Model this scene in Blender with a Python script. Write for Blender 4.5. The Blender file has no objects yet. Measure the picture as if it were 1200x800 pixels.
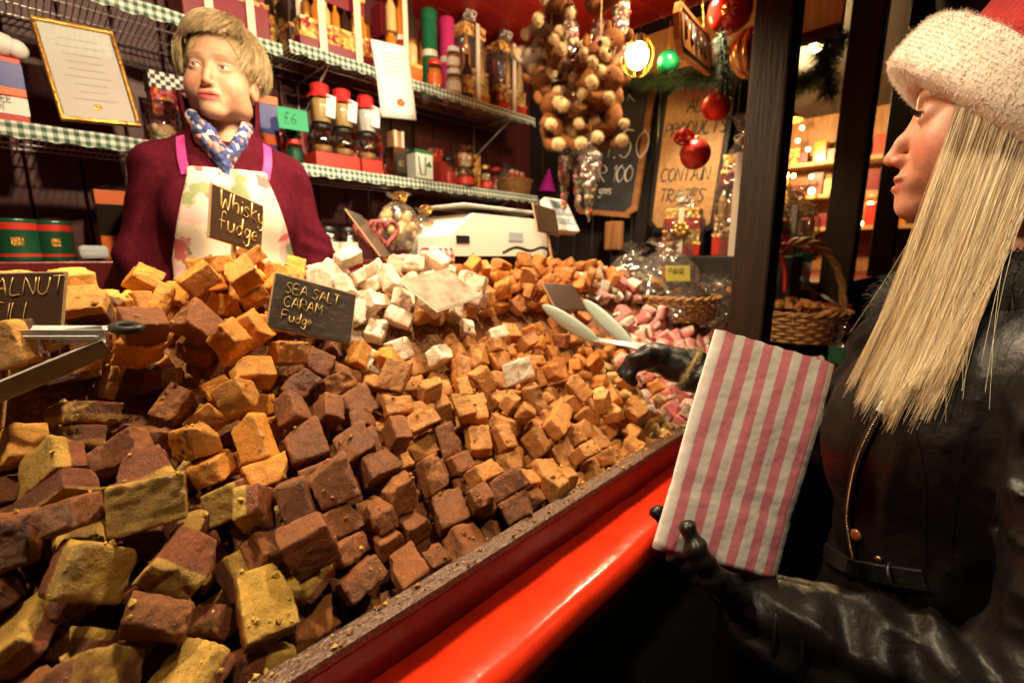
import bpy, bmesh, math, random
import numpy as np
from mathutils import Vector, Matrix, Euler

R = math.radians
random.seed(11)
rng = np.random.default_rng(11)
scene = bpy.context.scene
C = scene.collection

# ------------------------------------------------------------------ camera, sky, lamps, exposure
CAM_H = 1.42                       # camera height above the pavement
YAW, PITCH, F = R(44.0), R(10.5), 540.0   # F in pixels of the 1200 px wide photograph
cam = bpy.data.cameras.new('camera'); cam_o = bpy.data.objects.new('camera', cam); C.objects.link(cam_o)
cam.sensor_width = 36.0; cam.lens = F / 1200 * 36; cam.clip_start = 0.02; cam.clip_end = 300
cam_o.location = (0, 0, CAM_H); cam_o.rotation_euler = (R(90) - PITCH, 0, YAW - R(90))
cam.dof.use_dof = True; cam.dof.focus_distance = 0.52; cam.dof.aperture_fstop = 4.5
scene.camera = cam_o
world = bpy.data.worlds.new('World'); scene.world = world; world.use_nodes = True
wn = world.node_tree.nodes; bg = wn['Background']
sky = wn.new('ShaderNodeTexSky'); sky.sky_type = 'NISHITA'; sky.sun_disc = False
sky.sun_elevation = R(-6); sky.sun_rotation = R(200)
world.node_tree.links.new(sky.outputs[0], bg.inputs[0]); bg.inputs[1].default_value = 0.02
vs = scene.view_settings; vs.view_transform = 'Standard'; vs.look = 'None'; vs.exposure = 0.0; vs.gamma = 1.0; vs.use_curve_mapping = False
cy = scene.cycles
cy.use_denoising = True
cy.max_bounces = 6; cy.diffuse_bounces = 4; cy.glossy_bounces = 4; cy.transmission_bounces = 6; cy.transparent_max_bounces = 12
cy.caustics_reflective = False; cy.caustics_refractive = False; cy.sample_clamp_indirect = 4.0

# ------------------------------------------------------------------ pixel -> direction (world axes: X along the counter, Y into the stall)
_s, _c = math.sin(PITCH), math.cos(PITCH)
def ray(u, v):
    r = (u - 600) / F; y = (400 - v) / F
    f = _c + y * _s; z = y * _c - _s
    return Vector((f * math.cos(YAW) + r * math.sin(YAW), f * math.sin(YAW) - r * math.cos(YAW), z))
O3 = Vector((0, 0, CAM_H))
def atX(u, v, X): d = ray(u, v); return O3 + d * (X / d.x)
def atY(u, v, Y): d = ray(u, v); return O3 + d * (Y / d.y)
def atZ(u, v, Z): d = ray(u, v); return O3 + d * ((Z - CAM_H) / d.z)
def atD(u, v, t): return O3 + ray(u, v) * t
def proj(p):
    q = Vector(p) - O3
    f = q.x * math.cos(YAW) + q.y * math.sin(YAW); r = q.x * math.sin(YAW) - q.y * math.cos(YAW)
    dep = f * _c - q.z * _s; up = q.z * _c + f * _s
    return 600 + F * r / dep, 400 - F * up / dep, dep

# ------------------------------------------------------------------ helpers
def tag(o, label=None, cat=None, group=None, kind=None):
    if label: o['label'] = label
    if cat: o['category'] = cat
    if group: o['group'] = group
    if kind: o['kind'] = kind
    return o
def link(name, data, mat=None, parent=None, loc=None, rot=None):
    o = bpy.data.objects.new(name, data); C.objects.link(o)
    if mat is not None and data is not None and hasattr(data, 'materials') and len(data.materials) == 0:
        for m in (mat if isinstance(mat, (list, tuple)) else [mat]): data.materials.append(m)
    if parent is not None: o.parent = parent
    if loc is not None: o.location = loc
    if rot is not None: o.rotation_euler = rot
    return o
def thing(name, label, cat, loc=(0, 0, 0), rz=0.0, group=None, rot=None):
    o = bpy.data.objects.new(name, None); C.objects.link(o); o.empty_display_size = .02
    o.location = loc; o.rotation_euler = rot if rot else (0, 0, rz)
    return tag(o, label, cat, group)
def copy_tree(o, parent=None):
    c = o.copy(); C.objects.link(c)
    if parent is not None: c.parent = parent
    for ch in o.children: copy_tree(ch, c)
    return c

class MB:
    """collects shapes into one mesh"""
    def __init__(s): s.v = []; s.f = []; s.m = []; s.mi = 0; s.sm = []
    def add(s, vs, fs, M=None, smooth=False):
        b = len(s.v)
        s.v += [tuple(M @ Vector(p)) if M is not None else tuple(p) for p in vs]
        for f in fs: s.f.append(tuple(b + i for i in f)); s.m.append(s.mi); s.sm.append(smooth)
        return s
    def box(s, c, d, M=None, taper=1.0):
        x, y, z = c; a, b, h = d[0] / 2, d[1] / 2, d[2] / 2; t = taper
        vs = [(x-a, y-b, z-h), (x+a, y-b, z-h), (x+a, y+b, z-h), (x-a, y+b, z-h), (x-a*t, y-b*t, z+h), (x+a*t, y-b*t, z+h), (x+a*t, y+b*t, z+h), (x-a*t, y+b*t, z+h)]
        return s.add(vs, [(3,2,1,0), (4,5,6,7), (0,1,5,4), (1,2,6,5), (2,3,7,6), (3,0,4,7)], M)
    def bbox(s, c, d, bev=.003, M=None):
        bm = bmesh.new(); bmesh.ops.create_cube(bm, size=1)
        bmesh.ops.scale(bm, vec=d, verts=bm.verts)
        bmesh.ops.bevel(bm, geom=list(bm.edges), offset=min(bev, min(d) * .45), segments=2, affect='EDGES', profile=.5)
        bmesh.ops.translate(bm, vec=c, verts=bm.verts); bm.verts.index_update()
        s.add([v.co.copy() for v in bm.verts], [tuple(v.index for v in f.verts) for f in bm.faces], M); bm.free(); return s
    def lathe(s, prof, n=20, M=None, cap=True, smooth=True):
        vs = []; fs = []
        for r, z in prof:
            for i in range(n): a = 2 * math.pi * i / n; vs.append((r * math.cos(a), r * math.sin(a), z))
        for k in range(len(prof) - 1):
            for i in range(n): j = (i + 1) % n; fs.append((k*n+i, k*n+j, (k+1)*n+j, (k+1)*n+i))
        s.add(vs, fs, M, smooth)
        if cap:
            if prof[0][0] > 1e-5: s.add([vs[i] for i in range(n)], [tuple(reversed(range(n)))], M)
            if prof[-1][0] > 1e-5: s.add([vs[(len(prof)-1)*n+i] for i in range(n)], [tuple(range(n))], M)
        return s
    def tube(s, pts, r, n=6, M=None, closed=False, flat=1.0):
        pts = [Vector(p) for p in pts]; N = len(pts); rs = r if isinstance(r, (list, tuple)) else [r] * N
        vs = []; fs = []; prev = None
        for k, p in enumerate(pts):
            a = pts[(k - 1) % N] if (k or closed) else p; b = pts[(k + 1) % N] if (k < N - 1 or closed) else p
            t = (b - a).normalized() if (b - a).length > 1e-9 else Vector((0, 0, 1))
            if prev is None: prev = t.orthogonal().normalized()
            u = (prev - t * prev.dot(t)); u = u.normalized() if u.length > 1e-6 else t.orthogonal().normalized(); prev = u; w = t.cross(u)
            for i in range(n): an = 2 * math.pi * i / n; vs.append(p + u * (rs[k] * math.cos(an)) + w * (rs[k] * flat * math.sin(an)))
        for k in range(N if closed else N - 1):
            k2 = (k + 1) % N
            for i in range(n): j = (i + 1) % n; fs.append((k*n+i, k*n+j, k2*n+j, k2*n+i))
        if not closed: fs.append(tuple(reversed(range(n)))); fs.append(tuple((N-1)*n + i for i in range(n)))
        return s.add(vs, fs, M, n > 4)
    def sphere(s, c, r, M=None, nu=12, nv=8):
        r3 = r if isinstance(r, (tuple, list)) else (r, r, r)
        prof = [(math.sin(math.pi * k / nv), -math.cos(math.pi * k / nv)) for k in range(nv + 1)]
        T = Matrix.Translation(c) @ Matrix.Diagonal((*r3, 1))
        return s.lathe(prof, nu, (M @ T) if M is not None else T, cap=False)
    def prism(s, poly, z0, z1, M=None):
        n = len(poly); vs = [(x, y, z0) for x, y in poly] + [(x, y, z1) for x, y in poly]
        return s.add(vs, [tuple(reversed(range(n))), tuple(range(n, 2*n))] + [(i, (i+1) % n, n + (i+1) % n, n + i) for i in range(n)], M)
    def mesh(s, name):
        me = bpy.data.meshes.new(name); me.from_pydata(s.v, [], s.f)
        me.polygons.foreach_set('material_index', s.m); me.polygons.foreach_set('use_smooth', s.sm); me.update(); return me
    def build(s, name, mat, parent=None, loc=None, rot=None): return link(name, s.mesh(name), mat, parent, loc, rot)

def frame_to(p, x, y, z):
    """matrix with columns x, y, z at p"""
    M = Matrix.Identity(4)
    for i, a in enumerate((x, y, z)):
        for j in range(3): M[j][i] = a[j]
    for j in range(3): M[j][3] = p[j]
    return M

# signed distance modelling, meshed with surface nets
def smin(a, b, k):
    h = np.clip(.5 + .5 * (b - a) / k, 0, 1); return b + (a - b) * h - k * h * (1 - h)
def smax(a, b, k): return -smin(-a, -b, k)
def ell(P, c, r):
    q = P - np.array(c, np.float32); r = np.array(r, np.float32)
    k0 = np.linalg.norm(q / r, axis=-1); k1 = np.linalg.norm(q / r ** 2, axis=-1) + 1e-9
    return k0 * (k0 - 1) / k1
def cap(P, a, b, ra, rb):
    a = np.array(a, np.float32); b = np.array(b, np.float32); d = b - a
    h = np.clip(((P - a) @ d) / (d @ d), 0, 1)
    return np.linalg.norm(P - a - h[..., None] * d, axis=-1) - (ra + (rb - ra) * h)
def chain(P, pts, rs, k=.01):
    d = None
    for i in range(len(pts) - 1):
        e = cap(P, pts[i], pts[i+1], rs[i], rs[i+1]); d = e if d is None else smin(d, e, k)
    return d
_lat = np.random.default_rng(5).random((32, 32, 32)).astype(np.float32)
def vnoise(P, scale, off=0.0):
    q = P * scale + off; i = np.floor(q).astype(int); f = q - i; f = f * f * (3 - 2 * f)
    out = 0
    for dx in (0, 1):
        for dy in (0, 1):
            for dz in (0, 1):
                w = (f[..., 0] if dx else 1 - f[..., 0]) * (f[..., 1] if dy else 1 - f[..., 1]) * (f[..., 2] if dz else 1 - f[..., 2])
                out = out + w * _lat[(i[..., 0] + dx) % 32, (i[..., 1] + dy) % 32, (i[..., 2] + dz) % 32]
    return out * 2 - 1
def nets(fn, lo, hi, h):
    lo = np.array(lo, np.float32); hi = np.array(hi, np.float32)
    n = np.ceil((hi - lo) / h).astype(int) + 1
    ax = [lo[i] + h * np.arange(n[i], dtype=np.float32) for i in range(3)]
    P = np.stack(np.meshgrid(*ax, indexing='ij'), -1)
    V = fn(P).astype(np.float32); S = V < 0
    cs = [(a, b, c) for a in (0, 1) for b in (0, 1) for c in (0, 1)]
    sl = lambda A, c: A[c[0]:A.shape[0]-1+c[0], c[1]:A.shape[1]-1+c[1], c[2]:A.shape[2]-1+c[2]]
    cnt = sum(sl(S, c).astype(np.int8) for c in cs); mask = (cnt > 0) & (cnt < 8)
    idx = -np.ones(mask.shape, int); idx[mask] = np.arange(mask.sum())
    acc = np.zeros((mask.sum(), 3), np.float32); num = np.zeros(mask.sum(), np.float32)
    vals = {c: sl(V, c)[mask] for c in cs}
    for c in cs:
        for a in range(3):
            if c[a] == 0:
                d = list(c); d[a] = 1; d = tuple(d); v0 = vals[c]; v1 = vals[d]; x = (v0 < 0) != (v1 < 0)
                t = np.where(x, v0 / np.where(x, v0 - v1, 1), 0); pt = np.tile(np.array(c, np.float32), (len(v0), 1)); pt[:, a] = t
                acc[x] += pt[x]; num[x] += 1
    cell = np.argwhere(mask).astype(np.float32); verts = lo + h * (cell + acc / num[:, None])
    quads = []
    for a in range(3):
        b, c = [(1, 2), (2, 0), (0, 1)][a]
        s0 = [slice(1, -1)] * 3; s0[a] = slice(0, -1); s1 = list(s0); s1[a] = slice(1, None)
        A = S[tuple(s0)]; B = S[tuple(s1)]; e = np.argwhere(A != B); o = np.array([1, 1, 1]); o[a] = 0; e0 = e + o
        fl = A[A != B]
        def cid(db, dc):
            q = e0.copy(); q[:, b] -= db; q[:, c] -= dc; return idx[q[:, 0], q[:, 1], q[:, 2]]
        q = np.stack([cid(1, 1), cid(0, 1), cid(0, 0), cid(1, 0)], 1)
        q[~fl] = q[~fl][:, ::-1]; quads.append(q)
    Q = np.concatenate(quads); Q = Q[(Q >= 0).all(1)]
    return verts, Q
def np_mesh(name, V, Q, smooth=True):
    me = bpy.data.meshes.new(name); me.vertices.add(len(V)); me.vertices.foreach_set('co', np.asarray(V, np.float32).ravel())
    k = Q.shape[1]; me.loops.add(len(Q) * k); me.loops.foreach_set('vertex_index', Q.astype(np.int32).ravel())
    me.polygons.add(len(Q)); me.polygons.foreach_set('loop_start', np.arange(0, len(Q) * k, k, dtype=np.int32))
    me.update(calc_edges=True); me.validate()
    me.polygons.foreach_set('use_smooth', np.full(len(me.polygons), smooth)); me.update(); return me
def sdf_mesh(name, fn, lo, hi, h, color=None):
    V, Q = nets(fn, lo, hi, h); me = np_mesh(name, V, Q)
    if color is not None:
        at = me.color_attributes.new('Col', 'FLOAT_COLOR', 'POINT'); cl = np.ones((len(V), 4), np.float32); cl[:, :3] = color(V); at.data.foreach_set('color', cl.ravel())
    return me

def strands(name, paths, r, mat, parent=None, taper=True):
    """hair: three-sided tapering tubes, all strands with the same number of points"""
    P = np.array([[tuple(q) for q in p] for p in paths], np.float32); m_, n = P.shape[:2]
    T = np.gradient(P, axis=1); T /= np.linalg.norm(T, axis=2, keepdims=True) + 1e-9
    ref = np.where(np.abs(T[..., 2:3]) > .9, np.array([1, 0, 0], np.float32), np.array([0, 0, 1], np.float32))
    U = np.cross(T, ref); U /= np.linalg.norm(U, axis=2, keepdims=True) + 1e-9; W = np.cross(T, U)
    rad = r * (np.linspace(1, .35, n) if taper else np.ones(n))[None, :, None]
    V = np.stack([P + rad * (U * math.cos(a) + W * math.sin(a)) for a in (0, 2.094, 4.189)], 2).reshape(-1, 3)
    I = np.arange(m_ * n * 3).reshape(m_, n, 3)
    Q = np.concatenate([np.stack([I[:, :-1, k], I[:, :-1, (k + 1) % 3], I[:, 1:, (k + 1) % 3], I[:, 1:, k]], -1).reshape(-1, 4) for k in range(3)])
    return link(name, np_mesh(name, V, Q), mat, parent)

# stroke lettering: unit-height polylines
GL = {'A': [[(0,0),(.3,1),(.6,0)],[(.12,.38),(.48,.38)]], 'B': [[(0,0),(0,1),(.4,.95),(.45,.72),(0,.52),(.5,.45),(.5,.1),(0,0)]], 'C': [[(.55,.85),(.3,1),(.05,.7),(.05,.3),(.3,0),(.55,.15)]],
 'D': [[(0,0),(0,1),(.4,.9),(.55,.5),(.4,.08),(0,0)]], 'E': [[(.5,1),(0,1),(0,0),(.5,0)],[(0,.5),(.4,.5)]], 'F': [[(.5,1),(0,1),(0,0)],[(0,.52),(.4,.52)]],
 'G': [[(.55,.85),(.3,1),(.05,.7),(.05,.3),(.3,0),(.55,.15),(.55,.45),(.32,.45)]], 'H': [[(0,0),(0,1)],[(.5,0),(.5,1)],[(0,.5),(.5,.5)]], 'I': [[(.1,0),(.1,1)]], 'K': [[(0,0),(0,1)],[(.5,1),(0,.45),(.52,0)]],
 'L': [[(0,1),(0,0),(.45,0)]], 'M': [[(0,0),(.05,1),(.3,.4),(.55,1),(.62,0)]], 'N': [[(0,0),(0,1),(.5,0),(.5,1)]], 'O': [[(.28,1),(.03,.7),(.03,.3),(.28,0),(.53,.3),(.53,.7),(.28,1)]],
 'P': [[(0,0),(0,1),(.42,.92),(.45,.6),(0,.48)]], 'R': [[(0,0),(0,1),(.42,.92),(.45,.62),(0,.5),(.5,0)]], 'S': [[(.5,.88),(.25,1),(.03,.78),(.45,.3),(.25,0),(0,.12)]],
 'T': [[(0,1),(.56,1)],[(.28,1),(.28,0)]], 'U': [[(0,1),(.02,.25),(.25,0),(.48,.25),(.5,1)]], 'W': [[(0,1),(.12,0),(.32,.6),(.52,0),(.66,1)]], 'X': [[(0,0),(.5,1)],[(0,1),(.5,0)]], 'Y': [[(0,1),(.25,.5),(.5,1)],[(.25,.5),(.25,0)]],
 'h': [[(0,1),(0,0)],[(0,.4),(.22,.58),(.38,.4),(.38,0)]], 'i': [[(.08,.55),(.08,0)],[(.08,.8),(.1,.84)]], 's': [[(.36,.5),(.15,.58),(.03,.42),(.33,.18),(.17,0),(0,.08)]], 'k': [[(0,1),(0,0)],[(.36,.6),(0,.25),(.4,0)]],
 'y': [[(0,.55),(.04,.15),(.2,.03),(.36,.2),(.38,.55)],[(.38,.55),(.36,-.25),(.12,-.4),(.02,-.22)]], 'f': [[(.4,.9),(.25,1),(.14,.8),(.14,-.1)],[(0,.5),(.34,.5)]], 'u': [[(0,.55),(.03,.15),(.2,0),(.38,.2),(.4,.55)],[(.4,.55),(.42,0)]],
 'd': [[(.38,.35),(.2,.55),(.02,.3),(.16,0),(.36,.18)],[(.4,1),(.38,0)]], 'g': [[(.36,.45),(.18,.55),(.02,.3),(.18,.05),(.36,.25)],[(.38,.55),(.36,-.25),(.14,-.4),(0,-.22)]], 'e': [[(.03,.3),(.36,.32),(.22,.56),(.03,.36),(.08,.06),(.36,.08)]],
 'm': [[(0,.55),(0,0)],[(0,.4),(.15,.56),(.24,.4),(.24,0)],[(.24,.4),(.4,.56),(.5,.4),(.5,0)]], 'a': [[(.36,.4),(.18,.55),(.02,.28),(.15,0),(.36,.2)],[(.38,.55),(.4,0)]], 't': [[(.15,.9),(.15,.08),(.32,.02)],[(0,.6),(.32,.6)]], 'r': [[(0,.55),(0,0)],[(0,.35),(.15,.55),(.3,.5)]],
 'n': [[(0,.55),(0,0)],[(0,.4),(.22,.56),(.36,.4),(.36,0)]], 'l': [[(.06,1),(.06,.1),(.18,0)]], 'o': [[(.18,.55),(.02,.28),(.18,0),(.36,.28),(.18,.55)]], 'c': [[(.34,.45),(.16,.55),(.02,.28),(.16,0),(.34,.1)]],
 '0': [[(.25,1),(.02,.7),(.02,.3),(.25,0),(.48,.3),(.48,.7),(.25,1)]], '1': [[(.02,.8),(.18,1),(.18,0)]], '2': [[(.02,.8),(.22,1),(.44,.75),(0,0),(.48,0)]], '5': [[(.45,1),(.05,1),(.03,.58),(.3,.62),(.46,.3),(.25,0),(0,.1)]], '6': [[(.42,.95),(.1,.6),(.03,.25),(.25,0),(.46,.22),(.3,.48),(.05,.35)]],
 '£': [[(.48,.85),(.3,1),(.14,.8),(.18,.3),(0,0),(.5,.02)],[(.02,.5),(.36,.5)]], '.': [[(.05,0),(.08,.04)]], '-': [[(0,.4),(.3,.4)]]}
def smooth_poly(p, k=3):
    p = [Vector(q) for q in p]
    if len(p) < 3: return p
    out = []
    for i in range(len(p) - 1):
        a = p[max(i-1, 0)]; b = p[i]; c = p[i+1]; d = p[min(i+2, len(p)-1)]
        for j in range(k):
            t = j / k; out.append(.5 * ((2*b) + (c - a)*t + (2*a - 5*b + 4*c - d)*t*t + (-a + 3*b - 3*c + d)*t**3))
    return out + [p[-1]]
def lettering(lines, mat, parent, M, size, r, gap=.16, jit=.03, lead=1.25, name='lettering', curvy=True, slant=.05, bold=1.0):
    """writes lines of text in the x-y plane of M (x right, y up), first baseline at the origin"""
    mb = MB(); big = size > .038; last = None
    for li, t in enumerate(lines):
        x = 0
        for ch in t:
            if ch == ' ': x += .4; continue
            g = GL[ch]; w = max(q[0] for s_ in g for q in s_); dy = random.uniform(-jit, jit)
            for s_ in g:
                pts = [Vector((x + q[0] + q[1] * slant + random.uniform(-jit, jit) * .5, q[1] + dy - li * lead + random.uniform(-jit, jit) * .5, 0)) * size for q in s_]
                if curvy: pts = smooth_poly(pts)
                mb.tube(pts, r, 5, M, flat=.35)
            x += w + gap
            if big: last = mb.build('letter', mat, parent); mb = MB()
    return last if big else mb.build(name, mat, parent)

# ------------------------------------------------------------------ materials
def newmat(name):
    m = bpy.data.materials.new(name); m.use_nodes = True; return m, m.node_tree.nodes, m.node_tree.links, m.node_tree.nodes['Principled BSDF']
def mat(name, col, rough=.5, metal=0, spec=.5, col2=None, scale=20, fac=(.35, .65), bump=0, bscale=80, coat=0, sheen=0, sss=0, wear=None, stretch=None, bdist=.01):
    m, N, L, P = newmat(name)
    P.inputs['Base Color'].default_value = (*col, 1); P.inputs['Roughness'].default_value = rough; P.inputs['Metallic'].default_value = metal
    P.inputs['Specular IOR Level'].default_value = spec; P.inputs['Coat Weight'].default_value = coat; P.inputs['Coat Roughness'].default_value = .15; P.inputs['Sheen Weight'].default_value = sheen
    if sss: P.inputs['Subsurface Weight'].default_value = sss; P.inputs['Subsurface Radius'].default_value = (.012, .005, .003); P.inputs['Subsurface Scale'].default_value = .5
    tc = N.new('ShaderNodeTexCoord'); vec = tc.outputs['Object']
    if stretch:
        mp = N.new('ShaderNodeMapping'); mp.inputs['Scale'].default_value = stretch; L.new(vec, mp.inputs[0]); vec = mp.outputs[0]
    if col2:
        n = N.new('ShaderNodeTexNoise'); n.inputs['Scale'].default_value = scale; n.inputs['Detail'].default_value = 5; n.inputs['Roughness'].default_value = .62; L.new(vec, n.inputs['Vector'])
        rp = N.new('ShaderNodeValToRGB'); rp.color_ramp.elements[0].position = fac[0]; rp.color_ramp.elements[1].position = fac[1]
        rp.color_ramp.elements[0].color = (*col, 1); rp.color_ramp.elements[1].color = (*col2, 1)
        L.new(n.outputs[0], rp.inputs[0]); L.new(rp.outputs[0], P.inputs['Base Color'])
        mr = N.new('ShaderNodeMapRange'); mr.inputs['To Min'].default_value = rough * .8; mr.inputs['To Max'].default_value = min(1, rough * 1.25); L.new(n.outputs[0], mr.inputs[0]); L.new(mr.outputs[0], P.inputs['Roughness'])
    if bump:
        n2 = N.new('ShaderNodeTexNoise'); n2.inputs['Scale'].default_value = bscale; n2.inputs['Detail'].default_value = 4; L.new(vec, n2.inputs['Vector'])
        b = N.new('ShaderNodeBump'); b.inputs['Strength'].default_value = bump; b.inputs['Distance'].default_value = bdist; L.new(n2.outputs[0], b.inputs['Height']); L.new(b.outputs[0], P.inputs['Normal'])
    return m
def emit(name, col, st):
    m, N, L, P = newmat(name); P.inputs['Base Color'].default_value = (*col, 1); P.inputs['Emission Color'].default_value = (*col, 1); P.inputs['Emission Strength'].default_value = st; return m
def clear(name, tint=(1, 1, 1), refl=.10, rough=.04, wrinkle=0, wscale=40, haze=0):
    """thin clear glass or cellophane: transparent with a fresnel gloss, optional milky share"""
    m, N, L, P = newmat(name); N.remove(P); out = N['Material Output']
    tr = N.new('ShaderNodeBsdfTransparent'); tr.inputs[0].default_value = (*tint, 1)
    gl = N.new('ShaderNodeBsdfGlossy'); gl.inputs['Roughness'].default_value = rough
    fr = N.new('ShaderNodeLayerWeight'); fr.inputs[0].default_value = .25
    mr = N.new('ShaderNodeMapRange'); mr.inputs['To Min'].default_value = refl; mr.inputs['To Max'].default_value = .75; L.new(fr.outputs['Fresnel'], mr.inputs[0])
    mx = N.new('ShaderNodeMixShader'); L.new(mr.outputs[0], mx.inputs[0]); L.new(tr.outputs[0], mx.inputs[1]); L.new(gl.outputs[0], mx.inputs[2])
    last = mx.outputs[0]
    if haze:
        df = N.new('ShaderNodeBsdfDiffuse'); df.inputs[0].default_value = (.9, .9, .88, 1); m2 = N.new('ShaderNodeMixShader'); m2.inputs[0].default_value = haze
        L.new(last, m2.inputs[1]); L.new(df.outputs[0], m2.inputs[2]); last = m2.outputs[0]
    if wrinkle:
        tc = N.new('ShaderNodeTexCoord'); n2 = N.new('ShaderNodeTexVoronoi'); n2.inputs['Scale'].default_value = wscale; n2.feature = 'SMOOTH_F1'; L.new(tc.outputs['Object'], n2.inputs['Vector'])
        b = N.new('ShaderNodeBump'); b.inputs['Strength'].default_value = wrinkle; b.inputs['Distance'].default_value = .02; L.new(n2.outputs[0], b.inputs['Height']); L.new(b.outputs[0], gl.inputs['Normal']); L.new(b.outputs[0], fr.inputs['Normal'])
    L.new(last, out.inputs[0]); return m
def vcol(name, rough=.5, spec=.5, sss=0, bump=0, bscale=200, sheen=0):
    m = mat(name, (.5, .5, .5), rough, 0, spec, bump=bump, bscale=bscale, sss=sss, sheen=sheen)
    N, L = m.node_tree.nodes, m.node_tree.links; a = N.new('ShaderNodeAttribute'); a.attribute_name = 'Col'
    tc = N.new('ShaderNodeTexCoord'); n = N.new('ShaderNodeTexNoise'); n.inputs['Scale'].default_value = 90; n.inputs['Detail'].default_value = 7; n.inputs['Roughness'].default_value = .7; L.new(tc.outputs['Object'], n.inputs['Vector'])
    mr = N.new('ShaderNodeMapRange'); mr.inputs['From Min'].default_value = .3; mr.inputs['From Max'].default_value = .7; mr.inputs['To Min'].default_value = .80; mr.inputs['To Max'].default_value = 1.18; L.new(n.outputs[0], mr.inputs[0])
    hs = N.new('ShaderNodeHueSaturation'); L.new(a.outputs['Color'], hs.inputs['Color']); L.new(mr.outputs[0], hs.inputs['Value']); L.new(hs.outputs[0], N['Principled BSDF'].inputs['Base Color']); return m
def checker(name, c1, c2, scale, rough=.7):
    m, N, L, P = newmat(name); tc = N.new('ShaderNodeTexCoord'); ck = N.new('ShaderNodeTexChecker'); ck.inputs['Scale'].default_value = scale
    ck.inputs['Color1'].default_value = (*c1, 1); ck.inputs['Color2'].default_value = (*c2, 1); L.new(tc.outputs['Object'], ck.inputs['Vector']); L.new(ck.outputs[0], P.inputs['Base Color']); P.inputs['Roughness'].default_value = rough; return m
def gingham(name, dark, mid, light, scale, axes=(0, 2)):
    m, N, L, P = newmat(name); tc = N.new('ShaderNodeTexCoord'); sp = N.new('ShaderNodeSeparateXYZ'); L.new(tc.outputs['Object'], sp.inputs[0]); w = []
    for a in axes:
        k = N.new('ShaderNodeMath'); k.operation = 'MULTIPLY'; k.inputs[1].default_value = scale; L.new(sp.outputs[a], k.inputs[0])
        fr = N.new('ShaderNodeMath'); fr.operation = 'FRACT'; L.new(k.outputs[0], fr.inputs[0]); g = N.new('ShaderNodeMath'); g.operation = 'GREATER_THAN'; g.inputs[1].default_value = .5; L.new(fr.outputs[0], g.inputs[0]); w.append(g)
    ad = N.new('ShaderNodeMath'); ad.operation = 'ADD'; L.new(w[0].outputs[0], ad.inputs[0]); L.new(w[1].outputs[0], ad.inputs[1])
    dv = N.new('ShaderNodeMath'); dv.operation = 'MULTIPLY'; dv.inputs[1].default_value = .5; L.new(ad.outputs[0], dv.inputs[0])
    rp = N.new('ShaderNodeValToRGB'); rp.color_ramp.interpolation = 'CONSTANT'; e = rp.color_ramp.elements; e[0].color = (*light, 1); e[1].position = .75; e[1].color = (*dark, 1); x = e.new(.25); x.color = (*mid, 1)
    L.new(dv.outputs[0], rp.inputs[0]); L.new(rp.outputs[0], P.inputs['Base Color']); P.inputs['Roughness'].default_value = .75; return m

M = {}
M['red_paint'] = mat('red_paint', (.74, .034, .008), .22, coat=.5, col2=(.50, .018, .006), scale=26, fac=(.45, .85), bump=.22, bscale=16)
M['dark_red'] = mat('dark_red', (.12, .005, .005), .35, col2=(.08, .003, .004), scale=9, bump=.15, bscale=40)
M['shaded_red_wall'] = mat('shaded_red_wall', (.075, .005, .007), .5, col2=(.045, .003, .005), scale=6, stretch=(1, 1, .25), bump=.2, bscale=40)  # red wall paint, darkened in its colour for shade around shelves and vendor
M['ceil_red'] = mat('ceil_red', (.55, .022, .012), .5, col2=(.42, .015, .01), scale=8, bump=.15, bscale=30)
M['dark_wood'] = mat('dark_wood', (.034, .017, .009), .5, col2=(.016, .009, .006), scale=8, stretch=(6, 6, .5), bump=.2, bscale=30, spec=.25)
M['black_wood'] = mat('black_wood', (.018, .013, .011), .5, col2=(.008, .006, .006), scale=8, stretch=(5, 5, .5), bump=.3, bscale=30)
M['warm_wood'] = mat('warm_wood', (.36, .17, .06), .45, col2=(.22, .09, .03), scale=10, stretch=(1, 5, .6), bump=.2, bscale=40)
M['pine'] = mat('pine', (.50, .29, .12), .45, col2=(.38, .19, .07), scale=10, stretch=(5, 5, .5), bump=.2, bscale=40)
M['slate'] = mat('slate', (.022, .024, .026), .6, col2=(.05, .052, .055), scale=9, fac=(.4, .8), bump=.1)
M['chalk'] = mat('chalk', (.78, .76, .70), .9)
M['gold_ink'] = mat('gold_ink', (.72, .52, .18), .5)
M['metal'] = mat('metal', (.78, .77, .74), .36, .4, col2=(.58, .57, .55), scale=30, bump=.05, bscale=120)
M['wire'] = mat('wire', (.55, .54, .52), .35, .7)
M['black'] = mat('black', (.012, .012, .012), .4)
M['rubber'] = mat('rubber', (.014, .014, .014), .5, bump=.1, bscale=200)
M['white'] = mat('white', (.78, .76, .72), .6)
M['paper'] = mat('paper', (.92, .91, .90), .7, bump=.05, bscale=30)
M['gold'] = mat('gold', (.75, .46, .12), .28, .85, col2=(.5, .26, .05), scale=60, bump=.3, bscale=150)
M['glass'] = clear('glass', (.96, .97, .96), .07, .03)
M['cello'] = clear('cello', (.98, .98, .96), .13, .08, wrinkle=.9, wscale=45, haze=.03)
M['wicker'] = mat('wicker', (.42, .22, .07), .5, col2=(.24, .11, .03), scale=40, bump=.3, bscale=150)
M['asphalt'] = mat('asphalt', (.035, .034, .033), .7, col2=(.06, .058, .056), scale=30, bump=.5, bscale=120)
M['pine_needle'] = mat('pine_needle', (.022, .055, .022), .6, col2=(.045, .08, .03), scale=30)
M['bulb'] = emit('bulb', (1.0, .62, .20), 30)
M['bulb_big'] = emit('bulb_big', (1.0, .66, .22), 16)
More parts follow.
